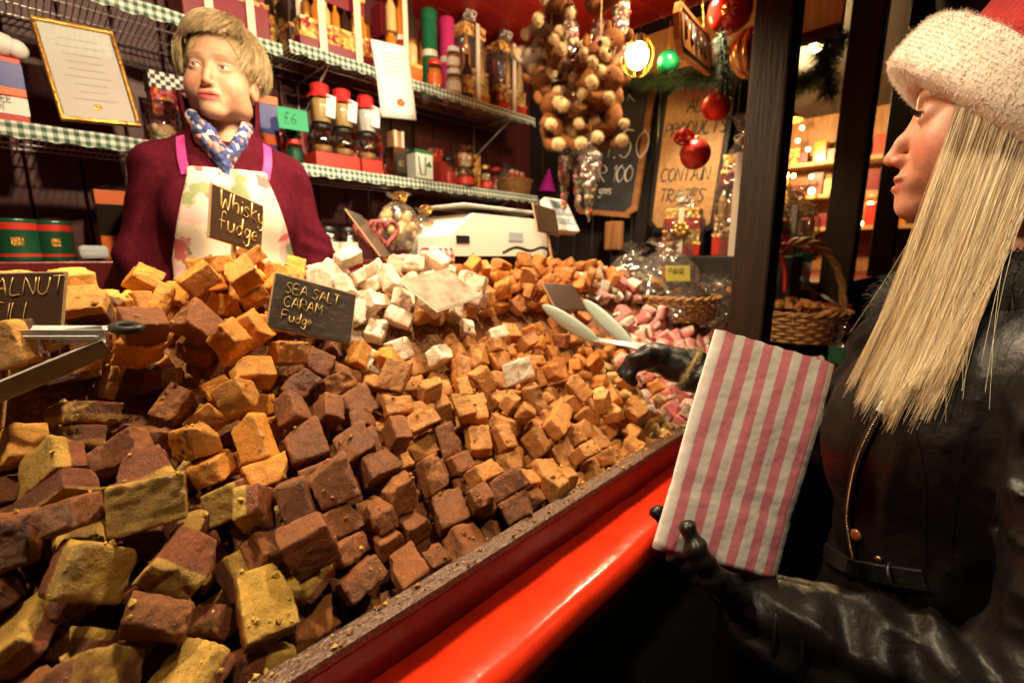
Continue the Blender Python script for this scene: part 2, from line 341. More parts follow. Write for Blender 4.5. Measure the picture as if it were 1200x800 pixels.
# ------------------------------------------------------------------ ground and stall
LIP_Y, LIP_Z = .346, CAM_H - .34
LEDGE_Z, LEDGE_Y = CAM_H - .388, .262
SH_Y, SH_LO, SH_UP = 1.62, CAM_H + .30, CAM_H + .664
WALL_Y, END_X, CEIL_Z = 1.92, 2.14, CAM_H + 1.06
FLOOR_Z = .28
tag(MB().add([(-60, -60, 0), (60, -60, 0), (60, 60, 0), (-60, 60, 0)], [(0, 1, 2, 3)]).build('ground', M['asphalt']), 'dark wet pavement of the market', None, None, 'structure')

stall = thing('market_stall', 'wooden sweet stall painted red inside with dark posts and plank walls', 'market stall')
bw = .118; pm = MB().bbox((0, 0, 0), (bw - .004, .02, CEIL_Z - FLOOR_Z), .004).mesh('plank')
x = -1.15
while x < END_X - .05:
    link('plank', pm, M['shaded_red_wall'], stall, (x + bw / 2, WALL_Y + .012, (CEIL_Z + FLOOR_Z) / 2)); x += bw
pe = MB().bbox((0, 0, 0), (.02, bw - .004, CEIL_Z - FLOOR_Z), .004).mesh('plank')
y = .64
while y < WALL_Y - .02:
    link('plank', pe, M['black_wood'], stall, (END_X + .012, y + bw / 2, (CEIL_Z + FLOOR_Z) / 2)); y += bw
y = .30; pc = MB().bbox((0, 0, 0), (END_X + 1.3, bw * 1.4 - .004, .018), .004).mesh('ceiling_board')
while y < WALL_Y:
    link('ceiling_board', pc, M['ceil_red'], stall, ((END_X - 1.15) / 2, y + bw * .7, CEIL_Z + .012)); y += bw * 1.4
MB().box((-1.19, (WALL_Y + .3) / 2, (CEIL_Z + FLOOR_Z) / 2), (.03, WALL_Y - .3, CEIL_Z - FLOOR_Z)).build('side_wall', M['shaded_red_wall'], stall)
MB().box(((END_X - 1.15) / 2, 1.33, FLOOR_Z - .02), (END_X + 1.2, 1.2, .04)).build('stall_floor', M['dark_wood'], stall)
def post(x, y, w, d, z0, z1):
    mb = MB(); mb.bbox((0, 0, (z0 + z1) / 2), (w, d, z1 - z0), .006)
    mb.bbox((w * .5 + .008, -.01, (z0 + z1) / 2), (.016, d * .5, z1 - z0), .003)
    mb.build('post', M['dark_wood'], stall, (x, y, 0))
post(1.135, .335, .075, .075, 0, CEIL_Z); post(2.2, .35, .10, .10, 0, CEIL_Z); post(-1.2, .33, .08, .08, 0, CEIL_Z)
MB().bbox((.5, .27, CEIL_Z - .06), (3.6, .05, .14), .005).build('header_beam', M['dark_wood'], stall)
# roof overhang on the shoppers' side
MB().bbox((.5, -.05, CEIL_Z + .03), (3.6, .62, .03), .005).build('roof_overhang', M['black_wood'], stall)

counter = thing('display_counter', 'long sloping fudge counter with glossy red ledge and dark glittery rim', 'counter')
XA, XB = -1.05, 2.14
L_ = XB - XA; xm = (XA + XB) / 2
mb = MB(); prof = [(LEDGE_Y, LEDGE_Z - .045)]
for k in range(7):
    a = math.pi / 2 * k / 6; prof.append((LEDGE_Y + .018 - .018 * math.cos(a), LEDGE_Z - .018 + .018 * math.sin(a)))
prof += [(LIP_Y - .0005, LEDGE_Z), (LIP_Y - .0005, LEDGE_Z - .045)]
n = len(prof); nx = 60; vs_ = []; rr = random.Random(3)
for i in range(nx + 1):
    xx = XA + L_ * i / nx
    for (yy, zz) in prof: vs_.append((xx, yy + .0012 * math.sin(i * 1.7), zz + .0008 * math.sin(i * 2.3)))
fs_ = [(i*n+j, i*n+(j+1) % n, (i+1)*n+(j+1) % n, (i+1)*n+j) for i in range(nx) for j in range(n)] + [tuple(range(n)), tuple(reversed(range(nx*n, nx*n+n)))]
mb.add(vs_, fs_, smooth=True); mb.build('ledge', M['red_paint'], counter)
MB().bbox((xm, LIP_Y + .008, LIP_Z - .09), (L_, .016, .172), .002).build('front_board', M['dark_red'], counter)
M['rim'] = mat('rim', (.10, .055, .035), .32, .35, col2=(.30, .20, .14), scale=320, fac=(.5, .75), bump=.7, bscale=260, bdist=.004)
MB().bbox((xm, LIP_Y + .011, LIP_Z), (L_, .024, .012), .003).build('rim', M['rim'], counter)
MB().bbox((xm, .36, .5), (L_, .05, .98), .004).build('front_cloth', mat('black_cloth', (.010, .009, .009), .85, bump=.3, bscale=25), counter)
# sloping deck under the fudge
MB().add([(XA, LIP_Y + .016, LIP_Z - .07), (XB, LIP_Y + .016, LIP_Z - .07), (XB, 1.02, LIP_Z + .16), (XA, 1.02, LIP_Z + .16)], [(0, 1, 2, 3)]).build('deck', M['dark_red'], counter)
MB().bbox((xm, 1.12, LIP_Z + .13), (L_, .20, .03), .003).build('back_shelf', M['dark_wood'], counter)
MB().box((xm, 1.05, .69), (L_, .03, .8)).build('back_panel', M['dark_red'], counter)

# lamps over the counter (above the picture): black cone shades on the ceiling
def cone_lamp(p, power, aim, ang, label, col=(1.0, .77, .48), blend=.5):
    t = thing('spotlight', label, 'lamp', p, group='spotlights under the stall roof')
    d = (Vector(aim) - Vector(p)).normalized(); q = Vector((0, 0, -1)).rotation_difference(d).to_matrix().to_4x4()
    MB().lathe([(.022, .07), (.026, .05), (.05, 0), (.055, -.02), (.052, -.02), (.047, 0), (.022, .05)], 24, q, cap=False).build('shade', M['black'], t)
    MB().tube([(0, 0, .06), (0, 0, CEIL_Z - p[2])], .006, 8).build('stem', M['black'], t)
    MB().sphere((0, 0, 0), .024, q @ Matrix.Translation((0, 0, .02))).build('lamp_bulb', M['bulb'], t)
    l = bpy.data.lights.new('spotlight_light', 'SPOT'); l.energy = power; l.color = col; l.spot_size = R(ang); l.spot_blend = blend; l.shadow_soft_size = .035
    o = link('spotlight_light', l, None, t); o.matrix_local = Matrix.Translation(d * .022) @ q
    return t
cone_lamp((.66, .80, CAM_H + .84), 78, (.66, .84, 1.3), 128, 'black cone spotlight over the white fudge')
cone_lamp((1.55, .74, CAM_H + .84), 62, (1.55, .78, 1.3), 128, 'black cone spotlight over the pink fudge')
cone_lamp((-.22, .74, CAM_H + .86), 50, (.04, .56, 1.2), 112, 'black cone spotlight over the nut fudge')
cone_lamp((.30, .44, CAM_H + .92), 92, (.42, 1.62, 1.74), 108, 'added black cone spotlight turned towards the vendor and shelves')  # unseen flood, added to brighten the vendor and the shelf goods
cone_lamp((1.25, .46, CAM_H + .92), 60, (1.35, 1.7, 1.85), 105, 'added black cone spotlight turned towards the shelf end')  # second unseen flood, added to brighten the far shelf goods
cone_lamp((.36, -.10, CAM_H + .95), 36, (.50, .26, 1.08), 52, 'black cone spotlight under the roof overhang above the ledge')
# ------------------------------------------------------------------ the fudge
RY = .86
ridge_px = [(-260, 312), (0, 300), (60, 300), (105, 325), (140, 352), (175, 318), (215, 282), (270, 270), (320, 300), (350, 322), (385, 312), (430, 288), (480, 290), (530, 296), (575, 290), (640, 292), (700, 298), (740, 312), (800, 335), (850, 345)]
rx = []; rz = []
for u, v in ridge_px:
    p = atY(u, v, RY); rx.append(p.x); rz.append(p.z)
rx, rz = np.array(rx), np.array(rz)
def HEAP(x, y):
    top = np.interp(x, rx, rz) - .022
    lo = LIP_Z - .018
    t = (y - (LIP_Y + .02)) / (RY - LIP_Y - .02)
    tt = np.clip(t, 0, 1); z = lo + (top - lo) * (tt ** .96)
    z = z - np.clip(t - 1, 0, None) * .42
    return z
CORE = .098
gx = np.arange(-.42, 2.12, .014); gy = np.arange(LIP_Y + .018, 1.06, .014)
GX, GY = np.meshgrid(gx, gy, indexing='ij')
GZ = HEAP(GX, GY) - CORE * np.clip(.62 + (GY - LIP_Y) * 4, 0, 1) * np.interp(GY, [.62, .80], [1, .42])
V = np.stack([GX, GY, GZ], -1).reshape(-1, 3)
V[:, 2] += .013 * vnoise(V * np.array([1, 1, 0]), 26.0) * np.clip((V[:, 1] - LIP_Y) / .1, 0, 1)
ny_ = len(gy); I = np.arange(len(gx) * ny_).reshape(len(gx), ny_)
Q = np.stack([I[:-1, :-1], I[1:, :-1], I[1:, 1:], I[:-1, 1:]], -1).reshape(-1, 4)
core = link('fudge_bed', np_mesh('fudge_bed', V, Q)); tag(core, 'mass of fudge deep inside the heaps', None, None, 'stuff')

# block shapes: boxes with rough broken faces
def fudge_shape(seed, d, ncut, res, rough=1.0):
    r_ = np.random.default_rng(seed); h = np.array(d) / 2
    cuts = []
    for k in range(ncut):
        n_ = r_.normal(size=3); n_[2] *= .35; n_ /= np.linalg.norm(n_); off = np.abs(n_ * h).sum() * r_.uniform(.52, .8); cuts.append((n_, off))
    o_ = r_.uniform(0, 30, 3)
    sk = r_.normal(size=2) * .10
    def parts(P):
        P = P.copy(); P[..., 0] = P[..., 0] + P[..., 2] * sk[0]; P[..., 1] = P[..., 1] + P[..., 0] * sk[1]
        q = np.abs(P) - (h - .0008); box = np.linalg.norm(np.maximum(q, 0), axis=-1) + np.minimum(q.max(-1), 0) - .0008
        box = box + .0011 * vnoise(P, 45, o_) * rough + .0009 * vnoise(P, 150, o_) + .0007 * np.clip(vnoise(P, 290, o_), 0, 1)
        e_ = np.sort(np.abs(P) / h, -1); ed = np.clip((e_[..., 1] - .78) / .22, 0, 1)      # chipped edges
        box = box + ed * np.clip(vnoise(P, 95, o_ + 7) - .10, 0, 1) * .0065 * rough
        cut = np.full(P.shape[:-1], -1.0)
        for n_, off in cuts: cut = np.maximum(cut, P @ n_ - off + .0045 * rough * vnoise(P, 60, o_ + 3) + .0022 * vnoise(P, 150, o_ + 5))
        return box, cut
    V, Q = nets(lambda P: np.maximum(*parts(P)), -h - .008, h + .008, res)
    b, c = parts(V[None]); w = np.clip((c - b)[0] / .003 + .5, 0, 1)
    me = np_mesh('fudge_block', V, Q); a = me.attributes.new('broken', 'FLOAT', 'POINT'); a.data.foreach_set('value', w.astype(np.float32))
    return me
def fudge_mat(name, top, bot, broken, split=0.0, vary=.25, rough=.34, layer=1.0, bumps=1.0):
    """top / bot: colours of the two layers; broken: crumbly colour of torn faces"""
    m, N, L, P = newmat(name); tc = N.new('ShaderNodeTexCoord'); oi = N.new('ShaderNodeObjectInfo')
    ge = N.new('ShaderNodeAttribute'); ge.attribute_name = 'rnd'
    ad0 = N.new('ShaderNodeMath'); ad0.operation = 'ADD'; L.new(oi.outputs['Random'], ad0.inputs[0]); L.new(ge.outputs['Fac'], ad0.inputs[1])
    fr0 = N.new('ShaderNodeMath'); fr0.operation = 'FRACT'; L.new(ad0.outputs[0], fr0.inputs[0]); RND = fr0.outputs[0]
    lp = N.new('ShaderNodeAttribute'); lp.attribute_name = 'lp'
    sx = N.new('ShaderNodeSeparateXYZ'); L.new(lp.outputs['Vector'], sx.inputs[0])
    n1 = N.new('ShaderNodeTexNoise'); n1.inputs['Scale'].default_value = 40; n1.inputs['Detail'].default_value = 5; L.new(lp.outputs['Vector'], n1.inputs['Vector'])
    # split plane wobble
    a1 = N.new('ShaderNodeMath'); a1.operation = 'MULTIPLY_ADD'; a1.inputs[1].default_value = .006; L.new(n1.outputs[0], a1.inputs[0]); L.new(sx.outputs[2], a1.inputs[2])
    a2 = N.new('ShaderNodeMath'); a2.operation = 'MULTIPLY_ADD'; a2.inputs[1].default_value = .016; L.new(RND, a2.inputs[0]); L.new(a1.outputs[0], a2.inputs[2])
    mr = N.new('ShaderNodeMapRange'); mr.inputs['From Min'].default_value = .0095 + split; mr.inputs['From Max'].default_value = .0115 + split; L.new(a2.outputs[0], mr.inputs[0])
    mc = N.new('ShaderNodeMix'); mc.data_type = 'RGBA'; mc.inputs[6].default_value = (*bot, 1); mc.inputs[7].default_value = (*top, 1); L.new(mr.outputs[0], mc.inputs[0])
    # blotches
    n2 = N.new('ShaderNodeTexNoise'); n2.inputs['Scale'].default_value = 130; n2.inputs['Detail'].default_value = 6; n2.inputs['Roughness'].default_value = .7; L.new(lp.outputs['Vector'], n2.inputs['Vector'])
    br = N.new('ShaderNodeMath'); br.operation = 'MULTIPLY'; L.new(ge.outputs['Fac'], br.inputs[0])
    at = N.new('ShaderNodeAttribute'); at.attribute_name = 'broken'
    f1 = N.new('ShaderNodeMapRange'); f1.inputs['From Min'].default_value = .35; f1.inputs['From Max'].default_value = .7; L.new(n2.outputs[0], f1.inputs[0])
    f2 = N.new('ShaderNodeMath'); f2.operation = 'MULTIPLY'; f2.use_clamp = True; L.new(at.outputs['Fac'], f2.inputs[0]); L.new(f1.outputs[0], f2.inputs[1])
    mb_ = N.new('ShaderNodeMix'); mb_.data_type = 'RGBA'; mb_.inputs[7].default_value = (*broken, 1); L.new(f2.outputs[0], mb_.inputs[0]); L.new(mc.outputs[2], mb_.inputs[6])
    hs = N.new('ShaderNodeHueSaturation'); L.new(mb_.outputs[2], hs.inputs['Color'])
    v = N.new('ShaderNodeMapRange'); v.inputs['To Min'].default_value = 1 - vary; v.inputs['To Max'].default_value = 1 + vary; L.new(RND, v.inputs[0])
    vm = N.new('ShaderNodeMath'); vm.operation = 'MULTIPLY'; L.new(v.outputs[0], vm.inputs[0])
    f3 = N.new('ShaderNodeMapRange'); f3.inputs['From Min'].default_value = .3; f3.inputs['From Max'].default_value = .7; f3.inputs['To Min'].default_value = .68; f3.inputs['To Max'].default_value = 1.25; L.new(n1.outputs[0], f3.inputs[0]); L.new(f3.outputs[0], vm.inputs[1]); L.new(vm.outputs[0], hs.inputs['Value'])
    n4 = N.new('ShaderNodeTexNoise'); n4.inputs['Scale'].default_value = 480; n4.inputs['Detail'].default_value = 4; n4.inputs['Roughness'].default_value = .8; L.new(lp.outputs['Vector'], n4.inputs['Vector'])
    f5 = N.new('ShaderNodeMapRange'); f5.inputs['From Min'].default_value = .32; f5.inputs['From Max'].default_value = .68; f5.inputs['To Min'].default_value = .70; f5.inputs['To Max'].default_value = 1.28; L.new(n4.outputs[0], f5.inputs[0])
    v5 = N.new('ShaderNodeMath'); v5.operation = 'MULTIPLY'; L.new(vm.outputs[0], v5.inputs[0]); L.new(f5.outputs[0], v5.inputs[1]); L.new(v5.outputs[0], hs.inputs['Value'])
    L.new(hs.outputs[0], P.inputs['Base Color'])
    rr_ = N.new('ShaderNodeMapRange'); rr_.inputs['To Min'].default_value = rough; rr_.inputs['To Max'].default_value = .8; L.new(at.outputs['Fac'], rr_.inputs[0]); L.new(rr_.outputs[0], P.inputs['Roughness'])
    P.inputs['Specular IOR Level'].default_value = .5
    f4 = N.new('ShaderNodeMapRange'); f4.inputs['From Min'].default_value = .62; f4.inputs['From Max'].default_value = .72; f4.inputs['To Max'].default_value = .5; L.new(n2.outputs[0], f4.inputs[0])
    mz = N.new('ShaderNodeMix'); mz.data_type = 'RGBA'; mz.inputs[7].default_value = (*broken, 1); L.new(f4.outputs[0], mz.inputs[0]); L.new(hs.outputs[0], mz.inputs[6]); L.new(mz.outputs[2], P.inputs['Base Color'])
    bs = N.new('ShaderNodeMath'); bs.operation = 'MULTIPLY_ADD'; bs.inputs[1].default_value = .30 * bumps; bs.inputs[2].default_value = .70 * bumps; L.new(at.outputs['Fac'], bs.inputs[0])
    n3 = N.new('ShaderNodeTexNoise'); n3.inputs['Scale'].default_value = 210; n3.inputs['Detail'].default_value = 8; n3.inputs['Roughness'].default_value = .72; L.new(lp.outputs['Vector'], n3.inputs['Vector'])
    b = N.new('ShaderNodeBump'); b.inputs['Distance'].default_value = .007; L.new(bs.outputs[0], b.inputs['Strength']); L.new(n3.outputs[0], b.inputs['Height']); L.new(b.outputs[0], P.inputs['Normal'])
    return m
def with_lp(me, swap=False):
    n = len(me.vertices); co = np.zeros(n * 3, np.float32); me.vertices.foreach_get('co', co)
    a = me.attributes.new('lp', 'FLOAT_VECTOR', 'POINT'); a.data.foreach_set('vector', co if not swap else co.reshape(-1, 3)[:, [2, 1, 0]].ravel().copy()); return me

# flavour: colours, block size, label words
FL = {
 'two':  dict(d=(.064, .052, .030), top=(.50, .30, .055), bot=(.22, .062, .020), br=(.60, .38, .08), split=.007, label='two-tone brown and mustard fudge block near the steel tongs', group='two-tone fudge blocks'),
 'choc': dict(d=(.060, .050, .033), top=(.26, .088, .024), bot=(.20, .060, .018), br=(.42, .16, .045), split=-.02, label='milk chocolate fudge block near the rim', group='chocolate fudge blocks'),
 'whis': dict(d=(.062, .046, .032), top=(.76, .31, .040), bot=(.68, .25, .03), br=(.84, .42, .08), split=-.03, label='golden fudge block around the whisky card', group='golden whisky fudge blocks'),
 'nut':  dict(d=(.058, .050, .034), top=(.74, .37, .075), bot=(.10, .035, .015), br=(.82, .46, .12), split=.0, label='golden fudge block by the walnut card', group='golden nut fudge blocks'),
 'whit': dict(d=(.062, .050, .036), top=(.88, .74, .56), bot=(.86, .60, .42), br=(.90, .78, .60), split=-.006, label='creamy white fudge block above the glossy card', group='white fudge blocks'),
 'cara': dict(d=(.050, .042, .030), top=(.56, .20, .034), bot=(.38, .11, .022), br=(.66, .28, .06), split=-.012, label='caramel brown fudge block before the scale', group='caramel fudge blocks'),
 'oran': dict(d=(.056, .046, .032), top=(.58, .245, .060), bot=(.42, .14, .028), br=(.72, .36, .10), split=-.02, label='orange toffee fudge block below the glossy card', group='toffee fudge blocks'),
 'crum': dict(d=(.036, .030, .020), top=(.80, .54, .20), bot=(.74, .46, .15), br=(.86, .62, .28), split=-.01, label='pale honeycomb fudge piece under the green tongs', group='honeycomb fudge pieces'),
 'pink': dict(d=(.054, .044, .032), top=(.82, .24, .24), bot=(.88, .70, .54), br=(.88, .62, .50), split=.0, label='pink and white block beside the wicker tray', group='pink and white blocks'),
 'noug': dict(d=(.046, .038, .024), top=(.84, .76, .62), bot=(.22, .09, .04), br=(.80, .64, .46), split=.002, label='white nougat slice by the small dark card', group='nougat slices'),
}
# seeds: where each flavour lies, as photo points on the heap surface
seeds_px = [('two', 40, 560), ('two', 60, 720), ('two', 180, 500), ('two', 240, 640), ('two', 160, 640), ('two', 330, 740), ('two', 20, 450), ('two', 300, 600), ('two', 120, 460), ('choc', 380, 690), ('two', 420, 650),
 ('choc', 360, 500), ('choc', 430, 560), ('choc', 500, 520), ('choc', 540, 600), ('choc', 330, 440), ('choc', 480, 650), ('choc', 380, 400), ('choc', 590, 560), ('choc', 400, 620),
 ('whis', 260, 300), ('whis', 200, 350), ('whis', 280, 350), ('whis', 260, 420), ('whis', 330, 320), ('whis', 170, 370), ('choc', 190, 430), ('nut', 50, 310), ('nut', 90, 340), ('nut', 120, 370), ('nut', -60, 310),
 ('whit', 415, 365), ('oran', 470, 400), ('oran', 520, 385), ('whit', 360, 325), ('whit', 390, 310), ('whit', 440, 300), ('whit', 470, 320), ('whit', 430, 350), ('whit', 500, 305), ('whit', 400, 340), ('cara', 560, 310), ('cara', 610, 330), ('cara', 650, 310), ('cara', 640, 370), ('cara', 590, 360), ('cara', 560, 330), ('cara', 690, 310),
 ('oran', 470, 440), ('oran', 540, 430), ('oran', 620, 440), ('oran', 580, 480), ('oran', 650, 500), ('oran', 700, 530), ('oran', 620, 400), ('oran', 740, 500), ('choc', 620, 580), ('oran', 660, 560), ('oran', 420, 420), ('oran', 690, 450),
 ('crum', 670, 400), ('crum', 700, 410), ('crum', 725, 440), ('crum', 740, 470), ('pink', 765, 405), ('pink', 800, 412), ('pink', 720, 345), ('pink', 730, 360), ('pink', 770, 380), ('pink', 790, 400), ('pink', 750, 345), ('pink', 800, 385), ('noug', 715, 305), ('noug', 730, 320), ('noug', 700, 325), ('cara', 670, 330), ('cara', 860, 370), ('cara', 830, 330)]
def on_heap(u, v):
    d = ray(u, v); t = .2
    for k in range(900):
        p = O3 + d * t
        if p.y > LIP_Y - .01 and p.z < float(HEAP(p.x, p.y)) or p.y > RY: return p
        t += .004
    return p
SP = [(f, on_heap(u, v)) for f, u, v in seeds_px]
SPX = np.array([(p.x, p.y) for f, p in SP])
NV = 9
variants = {}; lows = {}
for fi, (k, s_) in enumerate(FL.items()):
    m = fudge_mat('fudge_' + k, s_['top'], s_['bot'], s_['br'], s_['split'])
    variants[k] = []; lows[k] = []; s_['d'] = tuple(q * .80 for q in s_['d'])
    for j in range(NV):
        rj = random.Random(fi * 50 + j); sc_ = rj.uniform(.86, 1.12); d = [s_['d'][0] * sc_ * rj.uniform(.85, 1.12), s_['d'][1] * sc_ * rj.uniform(.88, 1.1), s_['d'][2] * sc_ * rj.uniform(.85, 1.2)]
        if j % 4 == 3: d[0] *= .68
        nc = [0, 1, 1, 2, 0, 2, 1, 3, 1][j] + (1 if k == 'crum' else 0)
        rgh = 1.1 if k in ('crum', 'whit') else .8
        sw_ = k == 'two' and j % 2 == 1; me = with_lp(fudge_shape(fi * 100 + j, d, nc, .0019, rgh), sw_); me.materials.append(m); variants[k].append((me, d))
        lw = fudge_shape(fi * 100 + j, d, nc, .0050, rgh); co = np.zeros(len(lw.vertices) * 3, np.float32); lw.vertices.foreach_get('co', co)
        q_ = np.array([list(p.vertices) for p in lw.polygons]); bk = np.zeros(len(lw.vertices), np.float32); lw.attributes['broken'].data.foreach_get('value', bk)
        co = co.reshape(-1, 3); lows[k].append((co, q_, bk, co[:, [2, 1, 0]] if sw_ else co)); bpy.data.meshes.remove(lw)
core.data.materials.append(mat('fudge_crumb', (.16, .055, .016), .75, col2=(.34, .15, .04), scale=90, bump=1.0, bscale=140))
# drop the blocks
rs = random.Random(21); items = []; fixed = []
def add_block(x, y, dz):
    jx, jy = x + rs.gauss(0, .016), y + rs.gauss(0, .016)
    f = SP[int(((SPX - (jx, jy)) ** 2).sum(1).argmin())][0]
    if f == 'two' and rs.random() < .22: f = 'choc'
    j = rs.randrange(NV); me, d = variants[f][j]
    o = link('fudge_piece', me); z = float(HEAP(x, y)) - CORE * float(np.interp(y, [.62, .80], [1, .42])) + .035 + dz
    o.location = (x, y, z); o.rotation_euler = (rs.gauss(0, .5), rs.gauss(0, .5), rs.uniform(0, 6.28)) if rs.random() < .75 else (rs.uniform(0, 6.28), rs.uniform(0, 6.28), rs.uniform(0, 6.28))
    if dz == 0 and y > .72: o.location.z = float(HEAP(x, y)) - CORE * .42 + .008; o.rotation_euler = (rs.gauss(0, .35) + .3, rs.gauss(0, .35), rs.uniform(0, 6.28)); fixed.append(o)
    items.append((o, f, j))
for layer in range(3):
    st = .0455; y = LIP_Y + .036 + .02 * (layer % 2)
    while y < .97:
        x = -.22 + rs.uniform(0, st)
        while x < 1.84:
            f0 = SP[int(((SPX - (x, y)) ** 2).sum(1).argmin())][0]
            if y > LIP_Y + .03 + .05 * layer and (layer < 2 or rs.random() < .45): add_block(x + rs.uniform(-.004, .004), y + rs.uniform(-.004, .004), layer * .047)
            x += st * (.72 if f0 == 'crum' else 1.0)
        y += st
# temporary walls for the fall
wl = MB(); wl.box(((-.4 + 2.1) / 2, LIP_Y + .010, LIP_Z - .02), (2.6, .02, .05)); wl.box((-.42, .7, 1.3), (.02, .8, .8)); wl.box((2.03, .7, 1.3), (.02, .8, .8)); wl.box((.8, 1.03, 1.1), (2.6, .02, .3))
wall_o = wl.build('catch', None)
bpy.ops.rigidbody.world_add(); rw = scene.rigidbody_world
for o, f, j in items: o.select_set(True)
bpy.context.view_layer.objects.active = items[0][0]; bpy.ops.rigidbody.objects_add(type='ACTIVE')
for o, f, j in items:
    rb = o.rigid_body; rb.collision_shape = 'BOX'; rb.friction = 1.0; rb.linear_damping = .985; rb.angular_damping = .97; rb.use_margin = True; rb.collision_margin = 0.0; o.select_set(False)
for o in fixed: o.rigid_body.type = 'PASSIVE'
for o in (core, wall_o): o.select_set(True)
bpy.context.view_layer.objects.active = core; bpy.ops.rigidbody.objects_add(type='PASSIVE')
for o in (core, wall_o): o.rigid_body.collision_shape = 'MESH'; o.rigid_body.friction = 1.0; o.rigid_body.use_margin = True; o.rigid_body.collision_margin = .001; o.select_set(False)
rw.substeps_per_frame = 5; rw.solver_iterations = 10; rw.point_cache.frame_start = 1; rw.point_cache.frame_end = 40
for fr in range(1, 27): scene.frame_set(fr)
dg = bpy.context.evaluated_depsgraph_get(); mats_ = [o.evaluated_get(dg).matrix_world.copy() for o, f, j in items]
bpy.ops.rigidbody.world_remove(); scene.frame_set(1)
bpy.data.objects.remove(wall_o)
keep = []
for (o, f, j), mw in zip(items, mats_):
    p = mw.translation
    if p.z < float(HEAP(p.x, p.y)) - .14 or p.y < LIP_Y + .01 or p.z > CAM_H + .2: bpy.data.objects.remove(o); continue
    o.matrix_world = mw; keep.append((o, f, j))
items = keep
bpy.context.view_layer.update()

# the 300 that show largest stay things, the others join one heap per flavour
dg = bpy.context.evaluated_depsgraph_get(); hits = {}; OFF = []
for v in range(250, 800, 5):
    for u in range(2, 900, 5):
        ok, loc, nor, ix, ob, mw = scene.ray_cast(dg, O3, ray(u, v).normalized())
        if ok and ob.name.startswith('fudge_piece'): OFF.append((loc.y, loc.z - float(HEAP(loc.x, loc.y)))); hits[ob.name] = hits.get(ob.name, 0) + 1
order = sorted(items, key=lambda t: -hits.get(t[0].name, 0)); NTOP = 300

rest = {}
for i, (o, f, j) in enumerate(order):
    if i < NTOP:
        nb = [0, 1, 1, 2, 0, 2, 1, 3, 1][j]; shp = 'half-size' if j % 4 == 3 else ('squared', 'chipped', 'broken', 'badly broken')[nb]
        yy = o.matrix_world.translation.y; zz_ = o.matrix_world.to_3x3().col[2].z; tl = 'lying flat' if abs(zz_) > .88 else ('standing on edge' if abs(zz_) < .45 else 'tilted')
        tag(o, shp + ' ' + FL[f]['label'] + ', ' + tl, 'fudge', FL[f]['group'])
    else: rest.setdefault(f, []).append((j, o.matrix_world.copy(), random.random())); bpy.data.objects.remove(o)

for f, lst in rest.items():
    Vs, Qs, Ls, Bs, Rs = [], [], [], [], []; b0 = 0
    for j, mw, rn in lst:
        co, q_, bk, lp_ = lows[f][j]; m_ = np.array(mw); Vs.append(co @ m_[:3, :3].T + m_[:3, 3]); Qs.append(q_ + b0); Ls.append(lp_); Bs.append(bk); Rs.append(np.full(len(co), rn, np.float32)); b0 += len(co)
    me = np_mesh('fudge_heap', np.concatenate(Vs), np.concatenate(Qs))
    a = me.attributes.new('lp', 'FLOAT_VECTOR', 'POINT'); a.data.foreach_set('vector', np.concatenate(Ls).astype(np.float32).ravel())
    a = me.attributes.new('broken', 'FLOAT', 'POINT'); a.data.foreach_set('value', np.concatenate(Bs)); a = me.attributes.new('rnd', 'FLOAT', 'POINT'); a.data.foreach_set('value', np.concatenate(Rs))
    tag(link('fudge_heap', me, bpy.data.materials['fudge_' + f]), FL[f]['group'] + ' half buried in the heap', None, None, 'stuff')

# crumbs lying on the blocks
bpy.context.view_layer.update(); dg = bpy.context.evaluated_depsgraph_get(); rc_ = random.Random(77); crumbs = {}
base_v = [Vector(q).normalized() for q in ((1, 0, 0), (-1, 0, 0), (0, 1, 0), (0, -1, 0), (0, 0, 1), (0, 0, -1))]; base_f = [(0, 2, 4), (2, 1, 4), (1, 3, 4), (3, 0, 4), (2, 0, 5), (1, 2, 5), (3, 1, 5), (0, 3, 5)]
for k in range(3600):
    x, y = rc_.uniform(-.1, 1.7), rc_.uniform(LIP_Y + .004, .88)
    if rc_.random() < .25: y = rc_.uniform(LIP_Y + .002, LIP_Y + .05)
    ok, loc, nor, ix, ob, mw = scene.ray_cast(dg, Vector((x, y, CAM_H + .3)), Vector((0, 0, -1)))
    if not ok or nor.z < .35: continue
    f = SP[int(((SPX - (x, y)) ** 2).sum(1).argmin())][0]; s_ = .0007 + .0034 * rc_.random() ** 4
    mb = crumbs.setdefault(f, MB()); q = Euler((rc_.uniform(0, 6), rc_.uniform(0, 6), rc_.uniform(0, 6))).to_matrix()
    mb.add([loc + Vector((0, 0, s_ * .5)) + q @ (b_ * s_ * rc_.uniform(.6, 1.25)) for b_ in base_v], base_f)
for f, mb in crumbs.items(): tag(mb.build('crumbs', mat('crumb_' + f, tuple(.5 * (a_ + b_) for a_, b_ in zip(FL[f]['top'], FL[f]['br'])), .8)), FL[f]['group'] + ': loose crumbs lying on top', None, None, 'stuff')
